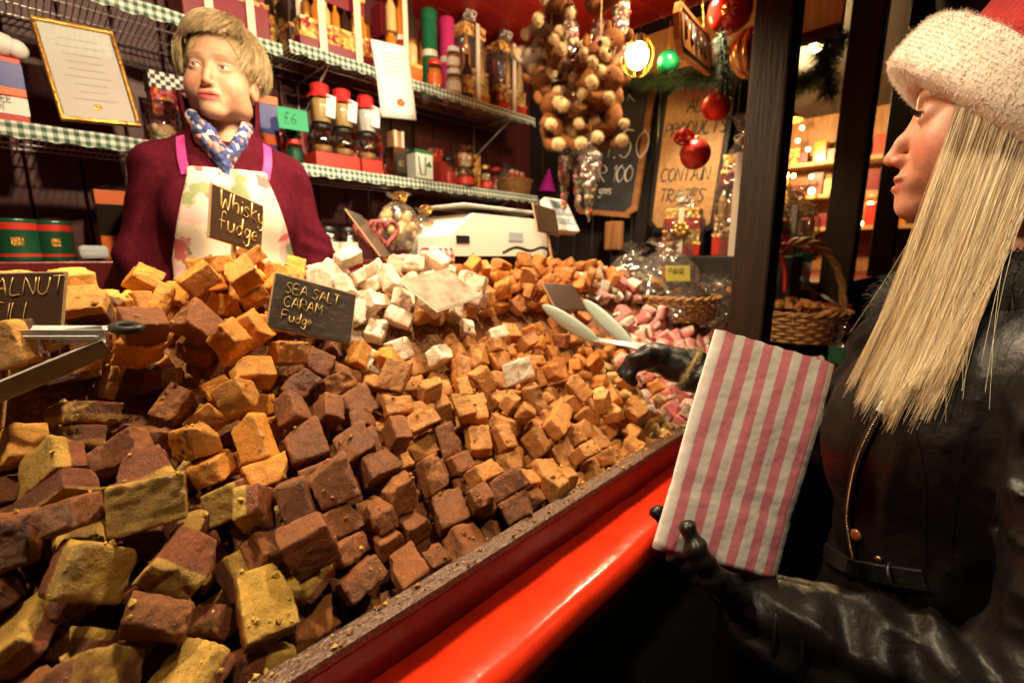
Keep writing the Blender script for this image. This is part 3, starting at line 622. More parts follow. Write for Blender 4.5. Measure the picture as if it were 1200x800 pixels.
# ------------------------------------------------------------------ shelves and what stands on them
M['gingham_green'] = gingham('gingham_green', (.03, .09, .05), (.28, .36, .30), (.74, .74, .70), 52)
def X_at(u, v, Y): return atY(u, v, Y).x
def wire_shelf(x0, x1, z, label):
    t = thing('wire_shelf', label, 'shelf', (x0, SH_Y, z), group='wire shelves on the back wall'); w = x1 - x0; dp = WALL_Y - SH_Y - .004
    mb = MB(); k = 0.006
    while k < w: mb.tube([(k, .004, -.008), (k, dp, -.008)], .0017, 5); k += .0135
    for yy in (.01, dp * .35, dp * .68, dp - .01): mb.tube([(0, yy, -.0118), (w, yy, -.0118)], .0026, 6)
    o = mb.build('wire_deck', M['wire'], t); o['kind'] = 'stuff'
    mb = MB(); nn = int(w / .02); vs_ = []; fs_ = []
    for i in range(nn + 1):
        a = w * i / nn
        for q, zz in ((0, .006), (1, -.030 - .004 * math.sin(i * 2.2))): vs_.append((a, -.004 - q * .003 + .0025 * math.sin(i * .9), zz))
    for i in range(nn): fs_.append((2*i, 2*i+1, 2*i+3, 2*i+2))
    mb.add(vs_, fs_); mb.build('gingham_trim', M['gingham_green'], t)
    for a in (w * .12, w * .88): MB().tube([(a, .02, -.016), (a, dp, -.02), (a, dp, -.16), (a, .02, -.016)], .004, 6).build('bracket', M['wire'], t)
    return t
XB1 = X_at(333, 42, SH_Y)
wire_shelf(-.62, XB1 - .012, SH_UP - .022, 'upper wire shelf with green gingham edging over the framed certificate')
wire_shelf(XB1 + .012, 1.84, SH_UP, 'upper wire shelf with green gingham edging holding the gift hampers')
wire_shelf(-.62, X_at(262, 172, SH_Y), SH_LO, 'lower wire shelf with green gingham edging under the framed certificate')
wire_shelf(X_at(262, 172, SH_Y) + .02, 1.86, SH_LO - .004, 'lower wire shelf with green gingham edging holding the preserve jars')

M['maroon_card'] = mat('maroon_card', (.20, .010, .022), .4, col2=(.16, .008, .016), scale=20)
M['red_card'] = mat('red_card', (.52, .030, .015), .4)
M['orange_card'] = mat('orange_card', (.70, .14, .02), .4)
M['green_tin'] = mat('green_tin', (.012, .16, .07), .3, .2); M['dark_green'] = mat('dark_green', (.012, .075, .035), .3, .2)
M['magenta'] = mat('magenta', (.50, .03, .15), .35); M['ribbon'] = mat('ribbon', (.72, .62, .50), .35, sheen=.3); M['ribbon_red'] = mat('ribbon_red', (.55, .015, .02), .35)
M['amber'] = mat('amber', (.55, .20, .02), .18, coat=.6); M['honey'] = mat('honey', (.62, .42, .16), .4); M['jam'] = mat('jam', (.30, .03, .02), .2, coat=.5); M['dark_bottle'] = mat('dark_bottle', (.02, .012, .008), .15, coat=.6)
M['cream_label'] = mat('cream_label', (.74, .68, .55), .6); M['tan'] = mat('tan', (.45, .26, .10), .6, col2=(.30, .15, .06), scale=50)
M['white_tin'] = mat('white_tin', (.72, .76, .70), .35); M['blue_print'] = mat('blue_print', (.05, .07, .28), .4)
M['lid_red'] = mat('lid_red', (.52, .02, .02), .6, bump=.3, bscale=120)
def speckle(name, cols, scale, rough=.35):
    m, N, L, P = newmat(name); tc = N.new('ShaderNodeTexCoord'); v = N.new('ShaderNodeTexVoronoi'); v.inputs['Scale'].default_value = scale; L.new(tc.outputs['Object'], v.inputs['Vector'])
    rp = N.new('ShaderNodeValToRGB'); rp.color_ramp.interpolation = 'CONSTANT'; e = rp.color_ramp.elements
    for i, c in enumerate(cols):
        if i < 2: e[i].position = i / len(cols); e[i].color = (*c, 1)
        else: x = e.new(i / len(cols)); x.color = (*c, 1)
    sx = N.new('ShaderNodeSeparateColor'); L.new(v.outputs['Color'], sx.inputs[0]); L.new(sx.outputs[0], rp.inputs[0]); L.new(rp.outputs[0], P.inputs['Base Color']); P.inputs['Roughness'].default_value = rough
    b = N.new('ShaderNodeBump'); b.inputs['Strength'].default_value = .7; b.inputs['Distance'].default_value = .01; b.invert = True; L.new(v.outputs['Distance'], b.inputs['Height']); L.new(b.outputs[0], P.inputs['Normal']); return m
M['gold_print'] = speckle('gold_print', [(.72, .45, .10), (.62, .34, .06), (.30, .03, .03), (.80, .58, .22), (.42, .20, .03)], 70)
M['tin_print'] = speckle('tin_print', [(.45, .02, .02), (.55, .04, .03), (.60, .25, .04), (.35, .02, .03), (.10, .08, .2)], 60)
M['sweets_mix'] = speckle('sweets_mix', [(.55, .33, .18), (.30, .10, .06), (.70, .52, .35), (.45, .06, .05), (.25, .28, .12)], 55)

def jar(name, label, p, r, h, fill, lid, group=None, cat='jar', lidh=.014, labelm=None, fabric=False, tagc=False, fillh=.8):
    t = thing(name, label, cat, p, group=group)
    MB().lathe([(r * .9, 0), (r, .006), (r, h * .8), (r * .82, h * .9), (r * .82, h)], 24, cap=False).build('glass', M['glass'], t)
    MB().lathe([(r * .88, .004), (r * .94, .010), (r * .94, h * fillh * .93), (r * .8, h * fillh)], 24).build('contents', M[fill], t)
    if fabric:
        vs_ = []; n_ = 32
        for k, (rr_, zz) in enumerate([(.001, h + .016), (r * .6, h + .014), (r * .9, h + .008), (r * .86, h - .012), (r * 1.25, h - .036)]):
            for i in range(n_): a = 2 * math.pi * i / n_; w_ = 1 + (.10 * math.sin(a * 9) if k == 4 else .02 * math.sin(a * 9)); vs_.append((rr_ * w_ * math.cos(a), rr_ * w_ * math.sin(a), zz))
        mb = MB(); mb.add(vs_, [(k*n_+i, k*n_+(i+1) % n_, (k+1)*n_+(i+1) % n_, (k+1)*n_+i) for k in range(4) for i in range(n_)], smooth=True); mb.build('cloth_cap', M[lid], t)
    else: MB().lathe([(r * .88, h - .004), (r * .9, h), (r * .9, h + lidh), (r * .84, h + lidh + .002)], 24).build('lid', M[lid], t)
    if labelm: MB().lathe([(r * 1.006, h * .18), (r * 1.006, h * .62)], 24, cap=False).build('paper_label', M[labelm], t)
    if tagc: MB().bbox((.012, -r - .004, h * .48), (.034, .0015, h * .62), .0005, Matrix.Rotation(.12, 4, 'Y')).build('tag', M['paper'], t)
    return t
def box_thing(name, label, p, d, m, cat='box', group=None, bands=(), lidm=None, rz=0, M_=None):
    t = thing(name, label, cat, p, rz, group)
    MB().bbox((0, d[1] / 2, d[2] / 2), d, .002).build('body', M[m], t)
    for nm, z0, z1, mm in bands: MB().bbox((0, d[1] / 2, (z0 + z1) / 2 * d[2]), (d[0] + .003, d[1] + .003, (z1 - z0) * d[2]), .001).build(nm, M[mm], t)
    if lidm: MB().bbox((0, d[1] / 2, d[2] - .006), (d[0] + .005, d[1] + .005, .014), .002).build('lid', M[lidm], t)
    return t
def bow(parent, c, s, m):
    mb = MB()
    for k in range(6):
        a = k * math.pi / 3 + .3; pts = []
        for i in range(9):
            q = i / 8 * math.pi; pts.append(Vector(c) + Vector((math.cos(a) * math.sin(q) * s, math.sin(a) * math.sin(q) * s * .7, (1 - math.cos(q)) * .5 * s * .8 + (.3 * s if k % 2 else 0))))
        mb.tube(pts, s * .22, 6, flat=.12)
    return mb.build('bow', m, parent)
def cello_wrap(parent, w, d, h, neck=.02, top=.07, seed=0):
    """cellophane gathered at a neck above the contents and flaring again"""
    rr = random.Random(seed); n_ = 28; vs_ = []; prof = [(1.04, .0), (1.06, .3), (1.03, .62), (.72, .85), (.30, .97), (.13, 1.0), (.26, 1.05), (.5, 1.13), (.62, 1.17)]; hh = h
    for k, (s_, zz) in enumerate(prof):
        for i in range(n_):
            a = 2 * math.pi * i / n_; ca, sa = math.cos(a), math.sin(a); e = 4 if k < 3 else 2.4; q = (abs(ca) ** e + abs(sa) ** e) ** (-1 / e)
            wob = 1 + (.05 + .14 * (k > 3)) * math.sin(a * 7 + k + seed) * (.4 + rr.random() * .6); vs_.append((ca * q * w / 2 * s_ * wob, d / 2 + sa * q * d / 2 * s_ * wob, zz * hh + rr.uniform(-.004, .004)))
    mb = MB(); mb.add(vs_, [(k*n_+i, k*n_+(i+1) % n_, (k+1)*n_+(i+1) % n_, (k+1)*n_+i) for k in range(len(prof) - 1) for i in range(n_)], smooth=True)
    return mb.build('cellophane', M['cello'], parent)
def hamper(label, p, w, d, tiers, group, seed=0, wrap=True, ribbon='ribbon', bw_=.022, star=False, rz=0):
    """tiers: list of (height, kind) from the bottom; narrower towards the top"""
    t = thing('gift_hamper', label, 'gift hamper', p, rz, group); z = .0; s_ = 1.0
    for hgt, kind in tiers:
        if kind == 'bottles':
            n_ = max(2, int(w * s_ / .034)); r_ = w * s_ / n_ * .44
            for i in range(n_):
                MB().lathe([(r_, z), (r_, z + hgt * .6), (r_ * .4, z + hgt * .8), (r_ * .42, z + hgt)], 12, Matrix.Translation((-w * s_ / 2 + (i + .5) * w * s_ / n_, r_ + .004, 0))).build('bottle', M[['amber', 'dark_bottle', 'gold', 'amber', 'honey'][(i + seed) % 5]], t)
            MB().bbox((0, d * .65, z + hgt * .4), (w * s_ * .95, d * .5, hgt * .8), .002).build('inner_box', M['maroon_card'], t)
        elif kind == 'jars':
            n_ = max(2, int(w * s_ / .045)); r_ = w * s_ / n_ * .46
            for i in range(n_):
                q = Matrix.Translation((-w * s_ / 2 + (i + .5) * w * s_ / n_, r_ + .004, 0)); MB().lathe([(r_ * .9, z), (r_, z + .005), (r_, z + hgt * .75), (r_ * .85, z + hgt * .8)], 14, q).build('jar', M[['honey', 'amber', 'jam'][(i + seed) % 3]], t)
                MB().lathe([(r_ * .92, z + hgt * .8), (r_ * .92, z + hgt), (r_ * .8, z + hgt + .001)], 14, q).build('jar_lid', M[['gold', 'white_tin'][i % 2]], t)
            MB().bbox((0, d * .7, z + hgt * .4), (w * s_ * .95, d * .4, hgt * .8), .002).build('inner_box', M['red_card'], t)
        else:
            MB().bbox((0, d / 2, z + hgt / 2), (w * s_, d * s_, hgt - .002), .003).build('tier', M[kind], t)
            MB().bbox((0, d / 2, z + hgt - .007), (w * s_ + .004, d * s_ + .004, .014), .002).build('gold_band', M['gold_print'], t)
        z += hgt; s_ *= .94
    for dx in ((0,) if w < .2 else (-w * .22, w * .26)):
        MB().bbox((dx, -.006, z * .5), (bw_, .002, z), .0006).build('ribbon', M[ribbon], t)
    if wrap: cello_wrap(t, w * 1.02, d * 1.02, z * 1.18, seed=seed); bow(t, (0, d * .35, z * 1.10), .032, M[ribbon])
    if star:
        mb = MB()
        for k in range(7):
            a = k * 2 * math.pi / 7; mb.sphere((math.cos(a) * .022, -.012, z * .55 + math.sin(a) * .022), (.012, .005, .012))
        mb.sphere((0, -.014, z * .55), (.012, .006, .012)); mb.build('flower_tag', M['gold'], t)
    return t
G1 = 'gift hampers on the upper shelf'
def sx(u, v, Y=SH_Y + .03): return X_at(u, v, Y)
def up(u, v, dy=.03): return (sx(u, v, SH_Y + dy), SH_Y + dy, SH_UP)
def lo(u, v, dy=.03): return (sx(u, v, SH_Y + dy), SH_Y + dy, SH_LO)
hamper('maroon gift box with one pale ribbon beside the upper shelf gap', (sx(268, 20), SH_Y + .03, SH_UP - .022), .23, .16, [(.12, 'maroon_card'), (.10, 'maroon_card')], G1, 1, wrap=False)
hamper('wide maroon and gold gift box tied with two pale ribbons', up(398, 55), .27, .17, [(.06, 'maroon_card'), (.05, 'gold_print'), (.07, 'bottles'), (.06, 'maroon_card'), (.05, 'gold_print')], G1, 2, wrap=False, bw_=.026)
hamper('small dark gift box standing behind the upper shelf gap', up(352, 40, .09), .07, .10, [(.10, 'dark_bottle'), (.10, 'dark_bottle')], G1, 3, wrap=False)
hamper('narrow red and gold gift box behind the hanging notice', up(476, 80), .15, .15, [(.08, 'orange_card'), (.09, 'jars'), (.14, 'bottles')], G1, 4, wrap=False)
for i, (u, v, m_, lab) in enumerate([(505, 30, 'green_tin', 'tall green round tin beside a magenta one'), (525, 34, 'magenta', 'tall magenta round tin between two green ones'), (543, 38, 'dark_green', 'tall dark green round tin behind the orange hamper')]):
    t = thing('round_tin', lab, 'tin', up(u, 105, .12), group='tall round tins on the upper shelf')
    MB().lathe([(.032, 0), (.033, .004), (.033, .33), (.030, .334)], 24).build('body', M[m_], t); MB().lathe([(.0345, .30), (.0345, .338), (.03, .342)], 24).build('lid', M[m_], t); MB().lathe([(.0336, .16), (.0336, .185)], 24, cap=False).build('paper_label', M['cream_label'], t)
jar('honey_jar', 'small honey jar with white top in front of the round tins', up(532, 112, .02), .032, .085, 'honey', 'white_tin', labelm='cream_label')
jar('honey_jar', 'second small honey jar with white top stacked over its twin', (up(532, 112, .02)[0], SH_Y + .02, SH_UP + .10), .028, .07, 'amber', 'white_tin', labelm='cream_label')
t = jar('marmalade_jar', 'dark orange marmalade jar with red lid beside the honey jars', up(510, 105, .02), .03, .095, 'amber', 'red_card', labelm='orange_card')
hamper('orange cellophane hamper with dark bottle tucked at its side', up(560, 118, .04), .15, .13, [(.06, 'orange_card'), (.09, 'gold_print'), (.13, 'bottles'), (.05, 'gold_print')], G1, 5)
hamper('red hamper of amber bottles in clear cellophane with ribbon', up(602, 132, .04), .19, .14, [(.07, 'red_card'), (.06, 'gold_print'), (.15, 'bottles'), (.04, 'gold_print')], G1, 6)
hamper('red hamper at the very end of the upper shelf', (1.76, SH_Y + .06, SH_UP), .14, .12, [(.06, 'red_card'), (.05, 'gold_print'), (.10, 'bottles')], G1, 7)
def bottle_thing(p, h, r, m_, lab):
    t = thing('bottle', lab, 'bottle', p, group='bottles on the upper shelf'); MB().lathe([(r, 0), (r, h * .6), (r * .4, h * .75), (r * .38, h)], 18).build('body', M[m_], t); MB().lathe([(r * .42, h * .94), (r * .42, h * 1.04), (.002, h * 1.045)], 14).build('cap', M['gold'], t); MB().lathe([(r * 1.01, h * .15), (r * 1.01, h * .5)], 18, cap=False).build('paper_label', M['gold_print'], t)
bottle_thing(up(548, 112, .03), .20, .022, 'dark_bottle', 'dark slim bottle with gold label on the upper shelf')

rr = random.Random(15)
x = .62
while x < 1.75:
    k = rr.random()
    if k < .6: bottle_thing((x, SH_Y + .22, SH_UP), rr.uniform(.18, .30), rr.uniform(.022, .03), rr.choice(['amber', 'dark_bottle', 'amber', 'jam']), 'bottle with gold label in the back row of the upper shelf'); x += .062
    else: box_thing('gift_carton', 'upright carton in the back row of the upper shelf', (x, SH_Y + .2, SH_UP), (.06, .05, rr.uniform(.16, .3)), rr.choice(['red_card', 'gold_print', 'maroon_card', 'orange_card', 'tin_print']), 'box', 'cartons in the back row of the upper shelf'); x += .068
x = .66
while x < 1.78:
    if rr.random() < .55: jar('back_jar', 'jar of sweets in the back row of the lower shelf', (x, SH_Y + .2, SH_LO), .034, rr.uniform(.10, .17), rr.choice(['sweets_mix', 'honey', 'jam', 'amber', 'tan']), rr.choice(['red_card', 'gold', 'black']), 'jars in the back row of the lower shelf', labelm=rr.choice(['cream_label', 'red_card', None])); x += .078
    else: box_thing('gift_carton', 'upright carton in the back row of the lower shelf', (x, SH_Y + .18, SH_LO), (.07, .06, rr.uniform(.10, .2)), rr.choice(['red_card', 'green_tin', 'maroon_card', 'tin_print', 'gold_print']), 'box', 'cartons in the back row of the lower shelf'); x += .08
# quad-placed flat things
def quad(BL, BR, TL):
    x = (BR - BL); w = x.length; x = x / w; y = TL - BL; y = y - x * y.dot(x); h = y.length; y = y / h; z = x.cross(y)
    return frame_to(BL, x, y, z), w, h
Fm, w, h = quad(atY(71, 142, SH_Y + .02), atY(166, 150, SH_Y + .02), atY(45, 22, SH_Y + .10))
t = thing('picture_frame', 'gold framed white certificate leaning on the lower shelf', 'picture frame'); t.matrix_world = Fm
fw = .010
mb = MB()
for c_, d_ in (((w/2, fw/2, .004), (w, fw, .014)), ((w/2, h-fw/2, .004), (w, fw, .014)), ((fw/2, h/2, .004), (fw, h-2*fw, .014)), ((w-fw/2, h/2, .004), (fw, h-2*fw, .014))): mb.bbox(c_, d_, .003)
mb.build('frame', M['gold'], t)
MB().box((w/2, h/2, 0), (w-2*fw, h-2*fw, .003)).build('certificate', M['paper'], t)
M['faint_ink'] = mat('faint_ink', (.62, .61, .58), .8)
mb = MB()
for k in range(9): L1 = w * random.uniform(.3, .62); mb.box((w/2, h * (.84 - k * .075), .002), (L1, .0022, .0006))
mb.build('print', M['faint_ink'], t); MB().lathe([(.009, 0), (.009, .0012)], 16, Matrix.Translation((w * .5, h * .17, .0016))).build('seal', M['gold'], t)
MB().box((w/2, h/2, .0055), (w-2*fw, h-2*fw, .0012)).build('glass', M['glass'], t)

Fm, w, h = quad(atY(447, 137, SH_Y - .012), atY(488, 141, SH_Y - .012), atY(440, 47, SH_Y - .012))
t = thing('paper_notice', 'white printed notice hanging from the upper shelf edge', 'notice'); t.matrix_world = Fm
mb = MB(); vs_ = []; nn = 10
for j in range(nn + 1):
    for i in range(4): vs_.append((w * i / 3, h * j / nn, .006 * math.sin(j / nn * 3) * (1 - i * .2)))
mb.add(vs_, [(j*4+i, j*4+i+1, j*4+i+5, j*4+i+4) for j in range(nn) for i in range(3)], smooth=True)
so = mb.build('sheet', M['paper'], t); sm_ = so.modifiers.new('thick', 'SOLIDIFY'); sm_.thickness = .0006
mb = MB()
for k in range(6): mb.box((w * .5, h * (.86 - k * .055), .0085), (w * random.uniform(.35, .75), .0018, .0006))
mb.build('print', M['faint_ink'], t); mb = MB()
for k in range(5): a = k * 1.3; mb.sphere((w * .58 + .010 * math.cos(a), h * .22 + .008 * math.sin(a), .006), (.009, .006, .0012))
mb.build('logo', M['orange_card'], t)

M['green_card'] = mat('green_card', (.03, .42, .20), .6)
Fm, w, h = quad(atY(327, 150, SH_Y - .015), atY(362, 155, SH_Y - .015), atY(328, 125, SH_Y - .015))
t = thing('price_card', 'bright green price card marked six pounds on the lower shelf', 'price card'); t.matrix_world = Fm
MB().bbox((w/2, h/2, 0), (w, h, .0016), .0006).build('card', M['green_card'], t)
lettering(['£6'], M['black'], t, Matrix.Translation((w * .2, h * .28, .0012)), h * .5, .0016, jit=.02)

# lower shelf, left part
t = box_thing('toffee_tin', 'tall red and orange tin with white lettering band on the lower shelf', lo(4, 132, .02), (.085, .08, .15), 'red_card', 'tin', bands=[('blue_panel', .55, .92, 'blue_print'), ('orange_panel', .44, .56, 'orange_card'), ('white_band', .16, .42, 'white_tin')])
lettering(['TOFFEE', 'MILAN'], M['black'], t, frame_to((-.038, -.004, .05), (1, 0, 0), (0, 0, 1), (0, -1, 0)), .014, .0013, jit=.01, curvy=False, slant=0)
t = thing('plush_ball', 'white fluffy toy resting on the red toffee tin', 'toy', (lo(4, 132, .02)[0], SH_Y + .05, SH_LO + .15)); MB().sphere((0, 0, .03), (.05, .04, .03)).sphere((.04, -.01, .025), .022).build('body', M['white'], t)
t = box_thing('patterned_tin', 'red patterned tin with black and white checked lid beside the framed certificate', lo(207, 158, .12), (.10, .07, .21), 'tin_print', 'tin')
M['check_bw'] = checker('check_bw', (.75, .72, .65), (.02, .02, .02), 85)
MB().bbox((0, .035, .20), (.104, .074, .045), .002).build('lid', M['check_bw'], t); MB().lathe([(.026, 0), (.026, .002)], 20, frame_to((.01, -.003, .085), (1, 0, 0), (0, 0, 1), (0, -1, 0))).build('medallion', M['check_bw'], t)
jar('glass_canister', 'wide clear canister of wrapped sweets beside the framed certificate', lo(192, 158, .05), .042, .105, 'sweets_mix', 'glass', fillh=.55)
t = box_thing('carton', 'orange and blue carton standing behind the green price card', lo(318, 165, .10), (.06, .06, .22), 'blue_print', bands=[('orange_top', .88, 1.0, 'orange_card'), ('orange_base', .30, .45, 'orange_card')])
for k, dz in enumerate((0, .085)): jar('spice_tin', ['small green tin with red lid under another behind the price card', 'small green tin with red lid stacked on its twin behind the price card'][k], (lo(344, 168, .05)[0], SH_Y + .05, SH_LO + dz), .026, .07, 'dark_green', 'red_card', labelm='dark_green', group='green spice tins')
GJ = 'cloth capped jars on the lower shelf'
jl = ['preserve jar with red cloth cap and white tag beside the green price card', 'preserve jar with red cloth cap between two like it', 'preserve jar with red cloth cap and pale fill beside the hanging notice']
gl2 = ['empty clear jar lying under the capped jar nearest the price card', 'clear jar standing between two clear jars on red cartons', 'clear jar standing under the capped jar by the notice']
for k, (u, v) in enumerate([(380, 188), (405, 192), (432, 196)]):
    p = lo(u, v, .04)
    t = jar('preserve_jar', jl[k], (p[0], p[1], SH_LO + .148), .034, .115, 'honey' if k < 2 else 'white', 'lid_red', GJ, fabric=True, tagc=True)
    b = box_thing('red_carton', ['flat red carton under the capped jar nearest the price card', 'flat red carton between two like it', 'flat red carton under the capped jar by the notice'][k], (p[0], SH_Y + .01, SH_LO), (.082, .10, .052), 'red_card', group='flat red cartons on the lower shelf')
    jar('storage_jar', gl2[k], (p[0], p[1] + .01, SH_LO + .0525), .036, .085, 'tan', 'black', 'clear jars on the red cartons', fillh=.3, lidh=.008)
t = thing('bottle_pack', 'tall dark bottle pack with pale ribbons beside the hanging notice', 'bottle pack', lo(470, 200, .03)); MB().bbox((0, .03, .06), (.062, .06, .12), .002).build('body', M['dark_bottle'], t)
MB().bbox((0, .03, .15), (.05, .045, .06), .002).build('neck', M['tan'], t); MB().bbox((.016, .004, .15), (.012, .003, .062), .0006).build('ribbon', M['ribbon'], t); MB().bbox((-.016, .004, .15), (.012, .003, .062), .0006).build('ribbon', M['ribbon'], t)
MB().bbox((.004, -.002, .06), (.046, .002, .07), .0006).build('paper_label', M['black'], t); lettering(['02'], M['gold_ink'], t, frame_to((-.008, -.0036, .05), (1, 0, 0), (0, 0, 1), (0, -1, 0)), .018, .0012)
box_thing('red_carton', 'low red carton beside the dark bottle pack', (lo(444, 196, .02)[0] + .02, SH_Y + .12, SH_LO), (.06, .08, .06), 'red_card')
t = box_thing('tea_tin', 'white tin with green lid and green shamrock print on the lower shelf', lo(498, 205, .03), (.085, .065, .125), 'white_tin', 'tin', lidm='green_tin', bands=[('green_base', .0, .12, 'green_tin')])
mb = MB()
for q in ((.016, .068), (.028, .068), (.022, .078)): mb.sphere((q[0], -.001, q[1]), (.007, .0015, .007))
mb.build('shamrock', M['green_tin'], t); MB().tube([(-.03, -.001, .10), (-.02, -.001, .03), (.002, -.001, .03), (.006, -.001, .10)], .003, 6).build('emblem', M['green_tin'], t)
box_thing('red_tin', 'slim dark red tin beside the white and green tin', lo(521, 208, .04), (.036, .06, .10), 'jam', 'tin')
jar('fudge_jar', 'squat jar of brown sweets with red label, lower one of two stacked', lo(545, 210, .02), .040, .062, 'jam', 'glass', 'squat sweet jars', labelm='red_card')
jar('fudge_jar', 'squat clear jar of sweets stacked on another squat jar', (lo(545, 210, .02)[0], SH_Y + .02, SH_LO + .079), .041, .075, 'sweets_mix', 'glass', 'squat sweet jars')
jar('fudge_jar', 'squat jar of brown sweets with red label beside the sweet basket', lo(570, 216, .02), .030, .055, 'jam', 'glass', 'squat sweet jars', labelm='red_card')
for q in ((545, 210), (570, 216)):
    pass

# wicker basket builder (used several times)
def basket(t, r0, r1, h, nst=26, nring=9, m='wicker', sq=1.0):
    mb = MB()
    for i in range(nst):
        a = 2 * math.pi * i / nst; mb.tube([(r0 * math.cos(a), r0 * sq * math.sin(a), 0), (r1 * math.cos(a), r1 * sq * math.sin(a), h)], .0028, 5)
    mb.build('stakes', M[m], t); mb = MB()
    for k in range(nring):
        f = (k + .5) / nring; r_ = r0 + (r1 - r0) * f; pts = []
        for i in range(nst * 2):
            a = 2 * math.pi * i / (nst * 2); rr_ = r_ + (.0045 if (i // 2 + k) % 2 else -.0045) * (1 if i % 2 == 0 else 0); pts.append((rr_ * math.cos(a), rr_ * sq * math.sin(a), f * h))
        mb.tube(pts, h / nring * .46, 6, closed=True, flat=.8)
    o = mb.build('weave', M[m], t); mb = MB()
    for s_ in (0, math.pi):
        pts = [((r1 + .004 * math.cos(14 * a + s_)) * math.cos(a), (r1 + .004 * math.cos(14 * a + s_)) * sq * math.sin(a), h + .004 * math.sin(14 * a + s_)) for a in [2 * math.pi * i / 120 for i in range(120)]]
        mb.tube(pts, .0045, 6, closed=True)
    mb.build('rim', M[m], t)
    MB().lathe([(.001, .004), (r0 * .98, .004)], 24, Matrix.Diagonal((1, sq, 1, 1)), cap=False).build('base', M[m], t)
    return t
t = thing('wicker_basket', 'brown wicker basket of wrapped sweets at the end of the lower shelf', 'basket', (lo(604, 222, .08)[0], SH_Y + .085, SH_LO)); basket(t, .068, .085, .075)
def wrapped(parent_t, n_, R_, z0, seed, cat='sweet', grp=None, lab=None, scale=1.0):
    rr = random.Random(seed)
    for k in range(n_):
        a = rr.uniform(0, 6.28); q = math.sqrt(rr.random()) * R_
        o = MB().sphere((0, 0, 0), (.02 * scale, .013 * scale, .013 * scale), None, 10, 6).build('sweet', M[rr.choice(['jam', 'amber', 'cream_label', 'tan', 'magenta'])], None)
        mb = MB()
        for s_ in (-1, 1): mb.lathe([(.003 * scale, 0), (.013 * scale, .016 * scale)], 8, Matrix.Rotation(s_ * math.pi / 2, 4, 'Y') @ Matrix.Translation((0, 0, .018 * scale)), cap=False)
        mb.build('wrapper', M['cello'], o)
        o.matrix_world = parent_t @ Matrix.Translation((q * math.cos(a), q * math.sin(a), z0 + rr.uniform(0, .02))) @ Euler((rr.uniform(-.6, .6), rr.uniform(-.6, .6), rr.uniform(0, 6.28))).to_matrix().to_4x4()
        tag(o, lab, cat, grp)
wrapped(Matrix.Translation(t.location), 16, .062, .07, 4, grp='wrapped sweets in the shelf basket', lab='small wrapped sweet in the wicker basket on the lower shelf')
for k in range(3):
    t2 = thing('sweet_bag', 'clear gathered bag of sweets standing in the shelf basket', 'bag', (t.location.x + (k - 1) * .045, t.location.y + .01 * k, SH_LO + .07), group='clear bags in the shelf basket')
    MB().sphere((0, 0, .03), (.022, .02, .026)).build('contents', M['sweets_mix'], t2); cello_wrap(t2, .05, .05, .075, seed=k); t2.children[1].location.y = -.025
M['purple'] = mat('purple', (.42, .02, .30), .25, .3)
t = thing('party_cone', 'shiny purple pointed cone bag hanging off the lower shelf end', 'cone bag', atY(641, 226, SH_Y + .05)); MB().lathe([(.052, 0), (.05, .003), (.002, .13)], 20, Matrix.Rotation(.12, 4, 'Y')).build('cone', M['purple'], t)

# below the lower shelf
def tin_round(p, r, h, m_, lab, grp):
    t = thing('green_tin', lab, 'tin', p, group=grp); MB().lathe([(r, 0), (r * 1.02, .003), (r * 1.02, .006), (r, .01), (r, h - .008), (r * 1.02, h - .004), (r * .97, h)], 28).build('body', M[m_], t)
    MB().lathe([(r * 1.004, h * .74), (r * 1.004, h * .9)], 28, cap=False).build('red_band', M['red_card'], t); MB().lathe([(r * 1.004, 0.004), (r * 1.004, h * .16)], 28, cap=False).build('base_band', M['red_card'], t); MB().bbox((.0, -r - .0005, h * .45), (r * .5, .001, h * .2), .0003).build('gold_print', M['gold'], t)
BK = 1.70; CZ = CAM_H - .03
box_z = atY(40, 305, BK).z
MB_t = thing('back_counter', 'low dark red back counter under the wall shelves', 'counter', (0, 0, 0)); MB().bbox((.5, (BK - .10 + WALL_Y) / 2, (box_z + FLOOR_Z) / 2), (3.1, WALL_Y - BK + .10, box_z - FLOOR_Z - .004), .004).build('body', M['dark_red'], MB_t)
tin_round((X_at(22, 290, BK), BK, box_z), .044, .10, 'dark_green', 'round green tin with red band beside its twin on the back counter', 'round green tins')
tin_round((X_at(66, 290, BK), BK, box_z), .036, .098, 'dark_green', 'narrower round green tin with red band on the back counter', 'round green tins')
box_thing('red_carton', 'tall orange red carton behind the vendor sleeve', (X_at(136, 260, BK), BK + .03, box_z), (.07, .06, .19), 'orange_card', bands=[('dark_panel', .35, .8, 'dark_bottle')])
t = thing('folded_cloth', 'pale blue folded cloth on the back counter beside the vendor', 'cloth', (X_at(115, 330, BK - .06), BK - .06, box_z)); MB().bbox((0, 0, .02), (.06, .05, .035), .01).build('cloth', mat('pale_cloth', (.55, .62, .66), .8, bump=.4, bscale=30), t)
for k, (u, v, lab) in enumerate([(385, 285, 'dark jar with label on the back counter beside the vendor'), (408, 285, 'second dark jar with label on the back counter')]):
    jar('dark_jar', lab, (X_at(u, v, BK), BK, box_z), .036, .10, 'dark_bottle', 'black', 'dark jars on the back counter', labelm='cream_label')
